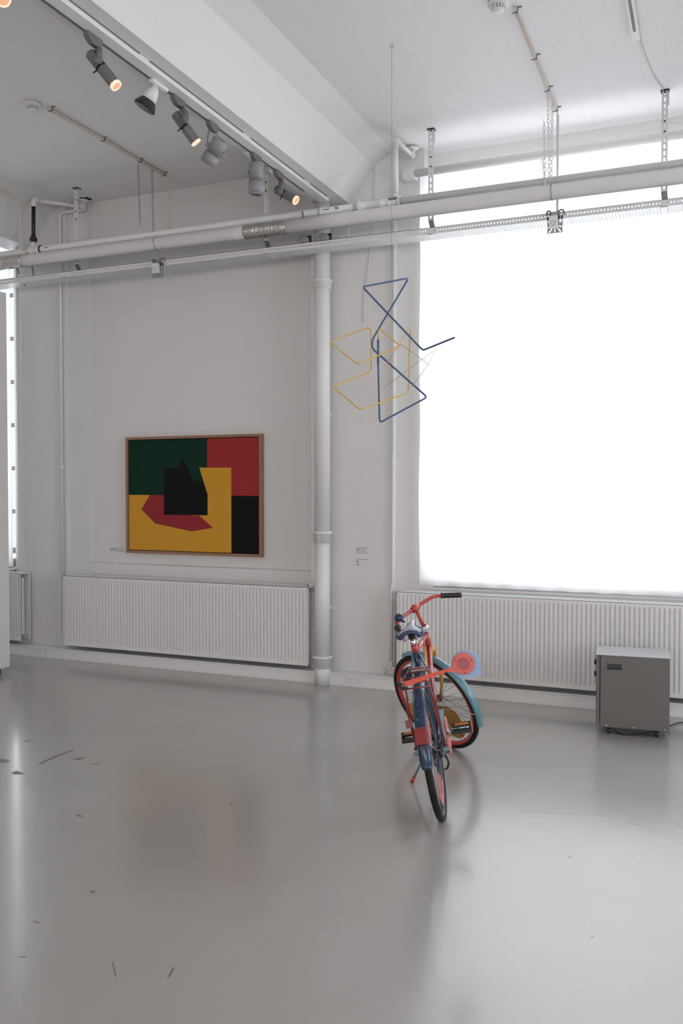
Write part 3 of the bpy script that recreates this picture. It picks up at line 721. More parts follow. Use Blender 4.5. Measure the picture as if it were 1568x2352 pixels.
def spot_yoke(y, rear, lens, r, label, lit, e=0, vents=False):
    root = thing('track_spotlight', (-2.89, y, 3.88), label, 'spotlight', 'grey spotlights on the track')
    adapter(y, root, LAMPG)
    R_, L_ = Vector(rear), Vector(lens); d = (L_-R_).normalized(); Ln = (L_-R_).length
    top = Vector((-2.885, y+.03, 3.828)); mid = R_+d*Ln*.42
    side = right-d*right.dot(d); side.normalize()
    yk = MB()
    for sg in (-1, 1):
        pts = [top, top+side*sg*(r+.006)*.9-Vector((0, 0, .008)), top+side*sg*(r+.010)-Vector((0, 0, .03)), mid+side*sg*(r+.008)]
        for a, b in zip(pts, pts[1:]):
            q = (b-a); n_ = q.cross(side).normalized() if q.cross(side).length > 1e-4 else fwd
            n_ = (d.cross(side)).normalized()*.011; t_ = q.normalized().cross(n_).normalized()*.0015
            yk.add([a-n_-t_, a+n_-t_, b+n_-t_, b-n_-t_, a-n_+t_, a+n_+t_, b+n_+t_, b-n_+t_], [(0, 1, 2, 3), (7, 6, 5, 4), (0, 4, 5, 1), (1, 5, 6, 2), (2, 6, 7, 3), (3, 7, 4, 0)])
    yk.build('yoke', LAMPG, root)
    for sg in (-1, 1): MB().lathe(mid+side*sg*(r-.004), side*sg, [(0, .014), (.018, .014), (.022, .010), (.022, 0)], 14).build('yoke_knob', LAMPD, root)
    h = MB(); h.lathe(R_, d, [(0, 0), (0, r*.86), (.006, r*.96), (Ln*.50, r*.96), (Ln*.50, r*.8)], 26)
    h.lathe(R_, d, [(Ln*.60, r*.8), (Ln*.60, r), (Ln*.95, r), (Ln*.95, r*.9)], 26); hs_ = h.build('housing', LAMPD, root)
    for t in (.51, .545, .58): MB().lathe(R_, d, [(Ln*t, r*.75), (Ln*t, r*.94), (Ln*(t+.018), r*.94), (Ln*(t+.018), r*.75)], 26).build('cooling_fin', LAMPD, hs_)
    MB().lathe(R_, d, [(Ln*.49, 0), (Ln*.49, r*.74), (Ln*.61, r*.74), (Ln*.61, 0)], 16).build('cooling_gap', BLKP, hs_)
    if vents:
        v = MB()
        u2 = side; w2 = d.cross(side)
        for i in range(6):
            c_ = R_-d*.0008+u2*((i-2.5)*r*.2); v.box((-.002, -r*.35, -.0006), (.002, r*.35, .0006), Matrix((u2, w2, d)).transposed(), c_)
        v.build('vent_slots', BLKP, hs_)
    MB().lathe(R_, d, [(Ln*.945, r*.7), (Ln*.945, r*.9), (Ln, r*.86), (Ln, r*.72), (Ln*.98, r*.68)], 24).build('front_ring', LAMPD, hs_)
    MB().lathe(R_+d*Ln*.985, d, [(0, r*.72), (.001, r*.3), (.0012, 0)], 24).build('lens', LENSRIM if lit else BLKP, hs_)
    if e: warm_spot(L_+d*.02, d, e)

spot_slim(3.64, at(207, 122, 1, 3.67), aim(at(207, 122, 1, 3.67), 268, 199, .50), at(228, 140, 1, 3.67), .031, 'slim grey track spotlight with glowing lens, nearest along the track', True, 14)
spot_slim(4.40, at(402, 260, 1, 4.44), aim(at(402, 260, 1, 4.44), 452, 330, .12), at(427, 274, 1, 4.43), .031, 'slim grey track spotlight between the white lamp and the yoke spotlight', True, 14)
spot_yoke(4.79, at(508, 322, 1, 4.82), aim(at(508, 322, 1, 4.82), 475, 377, -.05), .052, 'fat grey yoke spotlight tilted down left with vent slots', True, 10, True)
spot_yoke(5.35, at(590, 374, 1, 5.37), aim(at(590, 374, 1, 5.37), 588, 448, .22), .054, 'fat grey yoke spotlight pointing straight down', False)
spot_slim(5.69, at(633, 434, 1, 5.74), aim(at(633, 434, 1, 5.74), 681, 461, .50), at(645, 440, 1, 5.70), .033, 'slim grey track spotlight aimed right near the beam end, lens glowing', True, 10)
spot_slim(3.02, at(-30, -30, 1, 3.1), at(8, -2, 1, 3.02), at(-20, -40, 1, 3.05), .035, 'spotlight whose glowing lens shows in the top left corner', True, 14)

def white_lamp():
    y = 4.18
    root = thing('track_lamp', (-2.89, y, 3.88), 'white track lamp with a black finned bulb', 'spotlight')
    MB().box((-2.91, y-.05, 3.865), (-2.875, y+.10, 3.886)).build('track_adapter', METW, root, bevel=.006)
    J = at(356, 204, 1, y); E = at(331, 248, 1, y-.02); d = (E-J).normalized(); L = (E-J).length
    MB().tube([Vector((-2.89, y-.01, 3.87)), J+Vector((0, 0, .02)), J], .011, 12).build('arm', METW, root)
    MB().lathe(J, d, [(-.008, 0), (-.006, .018), (.01, .028), (L*.35, .038), (L*.60, .043), (L*.60, 0)], 24).build('lamp_shade', METW, root)
    bl = MB(); n = 28; prof = [(L*.60, .036), (L*.60, .042), (L*.93, .060), (L*.95, .064), (L*1.0, .064), (L*1.02, .056), (L*1.02, 0)]
    bl.lathe(J, d, prof, 32); bulb_ = bl.build('bulb', BLKP, root)
    f = MB(); u, w = frame_of(d)
    for i in range(n):
        a = 2*PI*i/n; q = u*math.cos(a)+w*math.sin(a); t = d.cross(q)*.0012
        p = [J+d*L*.62+q*.040, J+d*L*.62+q*.0455, J+d*L*.93+q*.0645, J+d*L*.93+q*.058]
        f.prism([pp-t for pp in p], t*2)
    f.build('cooling_fins', LAMPG, bulb_)
white_lamp()

# ------------------------------------------------------------------ partition at left
pt = thing('display_partition', (-5.9, 4.6, 0), 'tall white freestanding partition cut by the left edge on a black plinth', 'partition')
MB().box((-5.95, 3.9, .055), (-5.62, 5.88, 3.29)).build('white_panel', SMOOTHW, pt)
MB().box((-5.94, 3.92, 0), (-5.645, 5.80, .055)).build('plinth', DARKHOLE, pt)

# ------------------------------------------------------------------ wall sockets in the trunking
def wall_socket(x, label):
    root = thing('wall_socket', (x, 6.535, .05), label, 'socket', 'double sockets in the trunking')
    MB().box((x-.062, 6.532, .018), (x+.062, 6.541, .087)).build('cover_plate', PLAST, root, bevel=.002)
    for dx in (-.027, .027):
        q = MB().lathe((x+dx, 6.5325, .052), (0, -1, 0), [(0, 0), (0, .020), (.0015, .020), (.0015, .018), (0, .018)], 24); q.build('socket_ring', PLAST, root)
        h = MB()
        for a, b in ((-.009, .007), (.009, .007), (0, -.010)): h.tube([(x+dx+a, 6.5305, .052+b), (x+dx+a, 6.533, .052+b)], .0026, 8)
        h.build('socket_holes', BLKP, root)
wall_socket(-5.897, 'double socket in the skirting at left beside the left radiator')
wall_socket(-2.645, 'double socket in the skirting beside the standpipe')

# ------------------------------------------------------------------ small printed wall texts
def wall_text(x, z, y, lines, label):
    s = MB()
    for i, words in enumerate(lines):
        xx = x
        for w, bold in words:
            h = .0030 if bold else .0016; s.box((xx, y-.0006, z-i*.0145-h), (xx+w, y, z-i*.0145+h)); xx += w+.006
    tag(s.build('wall_text', INK), label, 'wall label', 'small printed wall texts')
wall_text(-5.225, 1.045, YPAN, [[(.012, 0), (.07, 0), (.045, 0)], [(.06, 1), (.03, 0), (.055, 0)], [(.055, 0), (.02, 0), (.07, 0)], [(.018, 0)]], 'tiny printed text beside the lower left corner of the painting')
wall_text(-2.686, 1.118, YP, [[(.007, 0), (.058, 0), (.028, 0)], [(.03, 1), (.055, 0)], [(.03, 0), (.03, 0), (.018, 0)], [(.06, 0), (.018, 0), (.022, 0)]], 'upper of two tiny printed texts on the pillar right of the standpipe')
wall_text(-2.686, 1.022, YP, [[(.007, 0), (.06, 0), (.025, 0)], [(.022, 1)], [(.028, 0)], [(.022, 1)]], 'lower of two tiny printed texts on the pillar right of the standpipe')

# ------------------------------------------------------------------ painting
pa = thing('painting', (-4.296, YPAN, 1.0), 'abstract geometric painting in green, red, yellow and black in a thin wooden frame', 'painting')
x0, x1, z0, z1, yf = -5.008, -3.585, 1.008, 2.079, 6.715
fr = MB(); t = .024
fr.box((x0, yf, z0), (x0+t, YPAN-.002, z1)); fr.box((x1-t, yf, z0), (x1, YPAN-.002, z1))
fr.box((x0+t, yf, z0), (x1-t, YPAN-.002, z0+t)); fr.box((x0+t, yf, z1-t), (x1-t, YPAN-.002, z1))
fr.build('frame', WOOD, pa, bevel=.001)
MB().box((x0+t, yf+.035, z0+t), (x1-t, YPAN-.003, z1-t)).build('backing', JET, pa)
CV = [(212, 128), (1384, 98), (1390, 1152), (220, 1107)]
yc = yf+.010
def cv(p): q = at(240+p[0]/3.92, 980+p[1]/3.92, 1, yc); q.x = min(max(q.x, x0+t+.006), x1-t-.006); q.z = min(max(q.z, z0+t+.006), z1-t-.006); return q
FLD = []
def field(name, pts, m, d): FLD.append(([cv(p)+Vector((0, -d, 0)) for p in pts], m, d))
field('canvas', [(200, 110), (1400, 80), (1400, 1170), (200, 1125)], OCH, 0)
field('green_field', [(200, 110), (923, 90), (923, 440), (535, 616), (200, 614)], GRN, .0004)
field('red_field', [(923, 90), (1400, 80), (1400, 624), (1140, 622), (923, 560)], CRIM, .0004)
field('black_field', [(1141, 622), (1400, 624), (1400, 1170), (1142, 1150)], JET, .0004)
field('yellow_shape', [(853, 369), (1140, 369), (1141, 800), (800, 800), (800, 369+0)][:4]+[(928, 612)], OCH, .0006)
field('red_shape', [(408, 616), (600, 616), (600, 700), (730, 700), (850, 797), (978, 911), (785, 943), (457, 872), (332, 745)], CRIM2, .0005)
field('green_inset', [(780, 200), (853, 369), (928, 612), (780, 612), (600, 500), (600, 200)], GRN, .0005)
bk = [(535, 372), (663, 372), (710, 278), (783, 465), (890, 500), (928, 612), (928, 798), (535, 793)]
field('black_shape', bk, JET, .0009)
mb = MB(); idx = []; mats = []
for pts, m, d in FLD:
    k0 = len(mb.f); mb.prism(pts, (0, .02+d, 0))
    if m not in mats: mats.append(m)
    idx += [mats.index(m)]*(len(mb.f)-k0)
pc = mb.build('painted_canvas', mats[0], pa)
for m in mats[1:]: pc.data.materials.append(m)
pc.data.polygons.foreach_set('material_index', idx); pc.data.update()

# ------------------------------------------------------------------ hanging sculpture
mo = thing('hanging_mobile', (-1.80, 5.06, 2.4), 'hanging mobile of bent blue and yellow tubes on a thin wire', 'mobile')
def mp(cx, cy, dy=0.0): return at(740+cx/4.9, 620+cy/4.9, 1, 5.06+dy)
blue = [mp(628, 785, -.03), mp(628, 1060, -.03), mp(645, 1720, -.10), mp(1180, 1432, .12), mp(562, 885, .02), mp(562, 785, .02), mp(962, 108, .16), mp(958, 95, .12), mp(452, 190, -.16), mp(1130, 905, .05), mp(1485, 762, -.22)]
rb = fillet(blue, .022, 6)
MB().tube(rb, .0058, 12).build('blue_tube', MBLUE, mo)
MB().tube([blue[0], blue[0]*.6+blue[1]*.4, blue[1]], [.0072, .0072, .0068], 12).build('blue_sleeve', MBLUE, mo)
yel = [mp(630, 790, -.03), mp(632, 650, -.03), mp(880, 858, .10), mp(395, 1062, -.20), mp(78, 808, -.05), mp(545, 640, .15), mp(555, 1145, .13), mp(118, 1312, -.08), mp(425, 1575, -.22), mp(968, 1382, .12), mp(988, 690, .14)]
MB().tube(fillet(yel, .03, 6), .0042, 10).build('yellow_tube', MYEL, mo)
MB().tube(fillet([mp(988, 760, .14), mp(985, 640, .15), mp(710, 1077, -.05)], .015, 6), .0022, 8).build('fine_yellow_wire', MYEL, mo)
MB().tube(fillet([mp(695, 1322, -.1), mp(1295, 880, .18), mp(1185, 1070, .1)], .02, 6), .0017, 8).build('fine_yellow_wire', MYEL2, mo)
MB().tube(fillet([mp(865, 865, .10), mp(885, 835, .10), mp(1195, 1062, .1), mp(1005, 1318, -.05)], .02, 6), .0019, 8).build('fine_yellow_wire', MYEL2, mo)
hk = at(778, 1, 1, 5.06)
top = Vector((mp(778, 130).x, 5.06, 4.29)); bot = mp(783, 130, .0)
bot = Vector((top.x, 5.06, bot.z))
MB().tube([top+Vector((0, 0, -.02)), bot], .0011, 6).build('hanging_wire', WIRE, mo)
MB().tube([top+Vector((.010*math.cos(t*PI/6), 0, -.012+.012*math.sin(t*PI/6))) for t in range(12)], .0018, 6, closed=True).build('ceiling_eye', WIRE, mo)
MB().tube([bot+Vector((.0, .009*math.cos(t*PI/6), .009*math.sin(t*PI/6))) for t in range(12)], .0012, 6, closed=True).build('wire_loop', WIRE, mo)

# ------------------------------------------------------------------ dehumidifier
A = Vector((-.672, 5.885, 0)); B = A+Vector((math.cos(math.radians(5)), math.sin(math.radians(5)), 0))*.444
ex = (B-A); Wd = ex.length; ex.normalize(); ey = Vector((-ex.y, ex.x, 0))
Md = Matrix((( ex.x, ey.x, 0, A.x), (ex.y, ey.y, 0, A.y), (0, 0, 1, 0), (0, 0, 0, 1)))
dh = thing('dehumidifier', A, 'boxy grey metal dehumidifier on casters in front of the right radiator', 'dehumidifier', M=Md)
dz, dt, dd = .050, .518, .33
def L(mb, name, m, par=dh, bevel=0): return mb.build(name, m, par, local=True, bevel=bevel)
L(MB().box((.018, 0, dz), (Wd, dd, dt)), 'side_casing', STEELB, bevel=.003)
L(MB().box((-.008, .002, dz+.012), (.0155, dd-.002, dt-.002)), 'control_panel', STEELB, bevel=.004)
L(MB().box((-.010, -.003, dt), (Wd+.006, dd+.003, dt+.006)), 'lid', STEELT, bevel=.002)
rc = MB(); rc.box((.060, -.0012, .428), (.152, .001, .466)); g = L(rc, 'recessed_handle', BLKP)
rc = MB(); rc.box((.064, -.0018, .432), (.148, -.0008, .441)); L(rc, 'handle_lip', DARKHOLE, g)
L(MB().box((.026, -.0008, .455), (.044, .001, .505)), 'faded_sticker', LAMPG)
for z in (.385, .463): L(MB().lathe((-.008, .06, z), (-1, 0, 0), [(0, 0), (0, .019), (.012, .017), (.014, .012), (.014, 0)], 18), 'control_knob', BLKP)
for x in (.06, .227, Wd-.025): L(MB().lathe((x, 0, dz+.012), (0, -1, 0), [(0, .004), (.002, .004), (.003, 0)], 10), 'screw', METW)
for x, y in ((.075, .05), (Wd-.075, .05), (.075, dd-.05), (Wd-.075, dd-.05)):
    cs = L(MB().box((x-.012, y-.010, .030), (x+.012, y+.010, dz)), 'caster', BLKP)
    L(MB().tube([(x-.011, y, .019), (x+.011, y, .019)], .019, 18), 'caster_wheel', BLKP, cs)
L(MB().box((Wd-.003, .0, dz-.03), (Wd, .02, dz)), 'corner_foot', BLKP)
cb = MB().tube(fillet([at(1408, 1677, 2, .01), at(1425, 1687, 2, .006), at(1460, 1688, 2, .006), at(1500, 1680, 2, .006), at(1538, 1668, 2, .012), at(1556, 1660, 2, .008), at(1580, 1659, 2, .006), at(1640, 1662, 2, .006)], .08, 6), .0042, 8).build('power_cord', BLKP)
tag(cb, 'black power cord looping under the dehumidifier and off to the right', 'cord')

# ------------------------------------------------------------------ bicycle
TB = Vector((-1.1821728797533104, 4.083491942575172, 0.0))
RB = Matrix(((-0.24297913979495342, -0.9537300697248785, -0.1770878079571909), (0.9700031600343395, -0.24028468712067544, -0.03683936289778372), (-0.007416680382756507, -0.18072693002952706, 0.9835053480353844)))
MBK = RB.to_4x4(); MBK.translation = TB
bike = thing('bicycle', TB, 'colourful bicycle seen from behind, leaning on its kickstand with the front wheel turned left', 'bicycle', M=MBK)
QS = Vector((1.060726298835771, 0, 0.3091021524448078)); AX = Vector((-0.38133208966591947, 0, 0.9244381198279434))
SM = Matrix(((0.7050692908735388, -0.6986245750587422, -0.12165935307684764), (0.6986245750587422, 0.6548846280592956, 0.2881836689606645), (-0.12165935307684762, -0.2881836689606645, 0.9498153371857568)))
FH = Vector((1.091306306727755, 0.03817341062357067, 0.3217164508616893))
RH = Vector((0, 0, .328))
U3 = (Vector((1, 0, 0)), Vector((0, 1, 0)), Vector((0, 0, 1)))
SU = [SM @ q for q in U3]
def ST(Ld, x=0, y=0): return QS+SM @ (AX*Ld+Vector((x, y, 0)))
def P(mb, name, m, par=None, bevel=0): return mb.build(name, m, par or bike, local=True, bevel=bevel)

def wheel(c, ax3, rim_m, spoke_m, plates, tyre_m=BLACK):
    u, n, v = ax3
    def q(r, t, y=0): return c+u*(r*math.cos(t))+v*(r*math.sin(t))+n*y
    rim = MB(); prof = [(.284, -.011), (.303, -.013), (.307, -.0135), (.307, .0135), (.303, .013), (.284, .011), (.279, .006), (.279, -.006)]
    N = 72; vs = []; fs = []
    for i in range(N):
        for r, y in prof: vs.append(q(r, 2*PI*i/N, y))
    w = len(prof)
    for i in range(N):
        for j in range(w): fs.append((i*w+j, i*w+(j+1) % w, ((i+1) % N)*w+(j+1) % w, ((i+1) % N)*w+j))
    rim.add(vs, fs, True)
    wr = P(rim, 'wheel', rim_m)
    tyre = MB(); tyre.tube([q(.3105, 2*PI*i/96) for i in range(96)], .0175, 14, closed=True)
    P(tyre, 'tyre', tyre_m, wr)
    hub = MB(); hub.lathe(c-n*.055, n, [(0, 0), (0, .010), (.012, .010), (.014, .022), (.018, .022), (.021, .013), (.089, .013), (.092, .022), (.096, .022), (.098, .010), (.11, .010), (.11, 0)], 18)
    P(hub, 'hub', DRED if rim_m is RED else GALV, wr)
    sp_ = MB()
    for i in range(36):
        sg = 1 if i % 2 else -1; t = 2*PI*i/36; off = (1 if (i//2) % 2 else -1)*1.1
        sp_.tube([q(.021, t+off, sg*.036), q(.281, t, sg*.002)], .0011, 4, caps=False)
    P(sp_, 'spokes', spoke_m, wr)
    P(MB().tube([q(.281, -.35), q(.255, -.35)], .003, 6), 'valve', BLKP, wr)
    for nm, pts, m, y in plates:
        out = []
        k = len(pts)
        for i in range(k):            # rounded outline
            p0, p1, p2, p3 = pts[i-1], pts[i], pts[(i+1) % k], pts[(i+2) % k]
            for s in range(5):
                t = s/5
                f = [.5*((2*p1[a])+(-p0[a]+p2[a])*t+(2*p0[a]-5*p1[a]+4*p2[a]-p3[a])*t*t+(-p0[a]+3*p1[a]-3*p2[a]+p3[a])*t**3) for a in (0, 1)]
                out.append(c+u*f[0]+v*f[1]+n*y)
        P(MB().prism(out, n*.003), nm, m, wr)
    return wr
wheel(FH, (SU[0], SU[1], SU[2]), RED, BLKP, [
    ('navy_leaf_plate', [(0.184, 0.2), (0.151, 0.231), (0.09, 0.253), (0.021, 0.252), (-0.045, 0.236), (-0.059, 0.199), (0.004, 0.159), (0.119, 0.15), (0.181, 0.168)], NAVYD, .004),
    ('ochre_leaf_plate', [(0.006, -0.04), (-0.067, -0.042), (-0.121, -0.069), (-0.142, -0.124), (-0.135, -0.196), (-0.111, -0.238), (-0.051, -0.261), (0.002, -0.244), (0.032, -0.193), (0.035, -0.116)], YELD, -.004),
    ('ochre_leaf_plate', [(0.28, -0.04), (0.266, -0.016), (0.228, 0.011), (0.192, 0.012), (0.204, -0.029), (0.243, -0.074), (0.273, -0.073)], YEL, .004)])
wheel(RH, U3, NAVY, LAMPG, [
    ('pink_leaf_plate', [(-.06, -.10), (.04, -.12), (.17, -.20), (.14, -.24), (.03, -.265), (-.05, -.24), (-.09, -.17)], PINK, -.010),
    ('pink_leaf_plate', [(-.06, .05), (.0, .06), (.02, .14), (-.04, .19), (-.12, .17), (-.13, .09)], PINK, -.010),
    ('navy_leaf_plate', [(-.10, -.02), (-.06, -.06), (.10, -.06), (.15, -.02), (.08, .03), (-.06, .03)], NAVYD, -.012)])

def mudguard(c, ax3, t0, t1, r, wd, m, name):
    u, n, v = ax3; N = 40; prof = []
    for j in range(9):
        a = -1.25+2.5*j/8; prof.append((r-.016*(1-math.cos(a))*1.4, wd/2*math.sin(a)/math.sin(1.25)))
    vs = []; fs = []
    for i in range(N+1):
        t = math.radians(t0+(t1-t0)*i/N)
        e = min(i, N-i); k_ = [.80, .93, 1][min(e, 2)]
        for rr, y in prof: vs.append(c+u*(rr*math.cos(t))+v*(rr*math.sin(t))+n*(y*k_))
    m1 = len(vs)
    for i in range(N+1):
        t = math.radians(t0+(t1-t0)*i/N); e = min(i, N-i); k_ = [.80, .93, 1][min(e, 2)]
        for rr, y in prof: vs.append(c+u*((rr-.0015)*math.cos(t))+v*((rr-.0015)*math.sin(t))+n*(y*k_*.96))
    for i in range(N):
        for j in range(8):
            a = i*9+j; fs.append((a, a+1, a+10, a+9)); fs.append((m1+a, m1+a+9, m1+a+10, m1+a+1))
        fs.append((i*9, i*9+9, m1+i*9+9, m1+i*9)); fs.append((i*9+8, m1+i*9+8, m1+i*9+17, i*9+17))
    for i in (0, N):
        for j in range(8): fs.append((i*9+j, i*9+j+1, m1+i*9+j+1, m1+i*9+j))
    return P(MB().add(vs, fs, True), name, m)
fg = mudguard(FH, (SU[0], SU[1], SU[2]), 80, 212, .352, .056, TEAL, 'front_mudguard')
tt = math.radians(196)
for sg in (-1, 1): P(MB().tube([FH+SU[1]*sg*.05, FH+SU[0]*.343*math.cos(tt)+SU[2]*.343*math.sin(tt)+SU[1]*sg*.022], .0022, 6), 'stay', CHROME, fg)
UR = (Vector((-1, 0, 0)), Vector((0, 1, 0)), Vector((0, 0, 1)))
rg = mudguard(RH, UR, 3, 118, .356, .058, NAVY, 'rear_mudguard')
t1_ = math.radians(22)
for sg in (-1, 1): P(MB().tube(fillet([RH+Vector((0, sg*.062, .01)), RH+Vector((-.22, sg*.045, .06)), RH+Vector((-.345*math.cos(t1_), sg*.024, .345*math.sin(t1_)))], .05), .0022, 6), 'stay', CHROME, rg)
# paint chips on the rear mudguard
for t, y, l in ((40, .012, .018), (47, .002, .012), (33, -.018, .010), (52, .008, .02)):
    a = math.radians(t); e = UR[0]*math.cos(a)+UR[2]*math.sin(a); tg = -UR[0]*math.sin(a)+UR[2]*math.cos(a)
    c_ = RH+e*.3563+Vector((0, y, 0))-e*.016*1.4*(1-math.cos(math.asin(min(1, abs(y)/.029*.95))))
    P(MB().prism([c_-tg*l/2, c_+Vector((0, .002, 0)), c_+tg*l/2, c_-Vector((0, .002, 0))], e*.0006), 'paint_chip', CHROME, rg)
# rear lamp
a = math.radians(27); e = UR[0]*math.cos(a)+UR[2]*math.sin(a); tg = -UR[0]*math.sin(a)+UR[2]*math.cos(a)
R3 = Matrix((tg, Vector((0, 1, 0)), e)).transposed()
lp = P(MB().box((-.042, -.027, 0), (.036, .027, .034), R3, RH+e*.350), 'rear_lamp', DRED, bevel=.004)
P(MB().box((-.044, -.029, .030), (.020, .029, .046), R3, RH+e*.350), 'lamp_lens', REFL, lp, bevel=.006)

# frame
frm = MB()
HT, HB = ST(.525), ST(.385)
HT = QS+AX*.525; HB = QS+AX*.385
SC = Vector((.235, .016, .785)); BBK = Vector((.44, 0, .28))
frm.tube([HB, HT], .0175, 18); frm.tube([HB+AX*.03, BBK], .0155, 16); frm.tube([HT-AX*.03, SC-Vector((0, 0, .01))], .0125, 16)
P(frm, 'frame', RED)
P(MB().tube([SC, SC*.70+BBK*.30, BBK], [.0155, .023, .018], 18), 'seat_tube', NAVY)
P(MB().tube([SC+Vector((-.012, 0, .036)), SC-Vector((-.006, 0, .012))], .0165, 16), 'seat_collar', RED)
ss = MB()
for sg in (-1, 1): ss.tube(fillet([SC+Vector((.0, sg*.018, -.02)), Vector((.17, sg*.045, .66)), Vector((0, sg*.062, .335))], .05), .0065, 10)
P(ss, 'seat_stays', TEAL)
cs_ = MB()
for sg in (-1, 1): cs_.tube(fillet([BBK+Vector((0, sg*.025, 0)), Vector((.3, sg*.045, .30)), Vector((0, sg*.062, .325))], .05), .008, 10)
P(cs_, 'chain_stays', TEAL)
P(MB().tube([HB+AX*.045+Vector((0, .022, 0)), Vector((.50, .030, .40))], [.010, .0095], 12), 'tan_tube', TAN)
P(MB().tube([HB+AX*.02+Vector((0, .02, -.03)), Vector((.55, .032, .40))], .0075, 12), 'ochre_tube', YELD)
P(MB().tube([BBK-Vector((0, .035, 0)), BBK+Vector((0, .035, 0))], .022, 18), 'bottom_bracket', NAVY)
nt_ = MB()
for sg in (-1, 1): nt_.lathe(RH+Vector((0, sg*.055, 0)), (0, sg, 0), [(0, .014), (.012, .014), (.014, .011), (.024, .010), (.028, .005), (.036, .005), (.036, 0)], 10, False)
P(nt_, 'axle_nuts', TEAL)
# fork
fk = MB()
for sg in (-1, 1):
    h = FH+SU[1]*sg*.052; cr = ST(.375)+SU[1]*sg*.040
    m1_ = cr*.45+h*.55-SU[0]*.012
    m1_ = h+(cr-h)*.36-SU[0]*.040
    fk.tube(fillet([cr, m1_, h], .10, 8), [.0125]*4+[.0115]*4+[.0085]*3, 12)
fk.tube([ST(.375)-SU[1]*.047, ST(.375)+SU[1]*.047], .015, 14)
fk.tube([ST(.335), ST(.395)], .017, 14)
P(fk, 'fork', YEL)
P(MB().lathe(FH-SU[1]*.075, SU[1], [(0, 0), (0, .008), (.015, .012), (.02, .014), (.13, .014), (.135, .012), (.15, .008), (.15, 0)], 10, False), 'front_axle', DRED)
# stem and bars
hs = P(MB().lathe(HT-AX*.004, AX, [(0, .018), (0, .022), (.008, .024), (.012, .020), (.018, .025), (.028, .025), (.03, .016), (.036, .014)], 22), 'headset', CHROME)
P(MB().tube([HT+AX*.02+Vector((-.002, .018, 0)), HT+AX*.02+Vector((-.01, .045, 0))], .009, 12), 'headset_bolt', CHROME, hs)
stm = MB(); CLP = ST(.682, .045); stm.tube([ST(.53), ST(.60, .018), CLP], .0112, 16)
stm.lathe(CLP-SU[1]*.026, SU[1], [(0, .013), (0, .019), (.052, .019), (.052, .013)], 18)
stm.box((-.010, -.008, 0), (.010, .008, .014), Matrix((SU[0], SU[1], SU[2])).transposed(), CLP+SU[2]*.008)
P(stm, 'handlebar_stem', RED)
barp = [ST(.592, -.105, -.268), ST(.652, .008, -.205), ST(.668, .036, -.17), ST(.678, .050, -.11), CLP, ST(.688, .038, .10), ST(.686, .045, .165), ST(.668, .020, .197), ST(.600, -.095, .258)]
cen = [ST(.607, -.078, -.26), ST(.652, .008, -.20), ST(.674, .038, -.16), ST(.680, .048, -.08), CLP, ST(.684, .045, .06), ST(.690, .036, .12), ST(.684, .030, .178), ST(.662, .008, .20), ST(.625, -.055, .236)]
P(MB().tube(fillet(cen, .05, 5), .0107, 14), 'handlebar', RED)
def grip(a, b, cap):
    d = (b-a).normalized(); Ln = (b-a).length; pr = [(0, 0), (0, .020), (.006, .020), (.008, .0155)]
    n = 5
    for i in range(n): t = .012+(Ln-.02)*i/n; pr += [(t+.004, .0162), (t+(Ln-.02)/n*.5, .0148), (t+(Ln-.02)/n*.9, .0162)]
    pr += [(Ln, .015), (Ln, 0)]
    g_ = P(MB().lathe(a, d, pr, 18), 'hand_grip', BLKP)
    if cap: P(MB().lathe(b, d, [(0, .012), (.004, .012), (.005, 0)], 14), 'grip_cap', TAN, g_)
grip(ST(.654, .012, -.198), ST(.600, -.090, -.272), True)
grip(ST(.660, .004, .202), ST(.612, -.082, .252), False)
BL = ST(.694, .020, .158)+SU[2]*.012
be = P(MB().lathe(BL-SU[2]*.018, SU[2], [(0, 0), (0, .020), (.004, .027), (.012, .0285), (.022, .027), (.032, .020), (.037, .010), (.038, 0)], 24), 'bell', NAVY)
P(MB().tube([BL-SU[2]*.02, BL-SU[2]*.04+SU[1]*-.02], .008, 10), 'bell_clamp', NAVY, be)
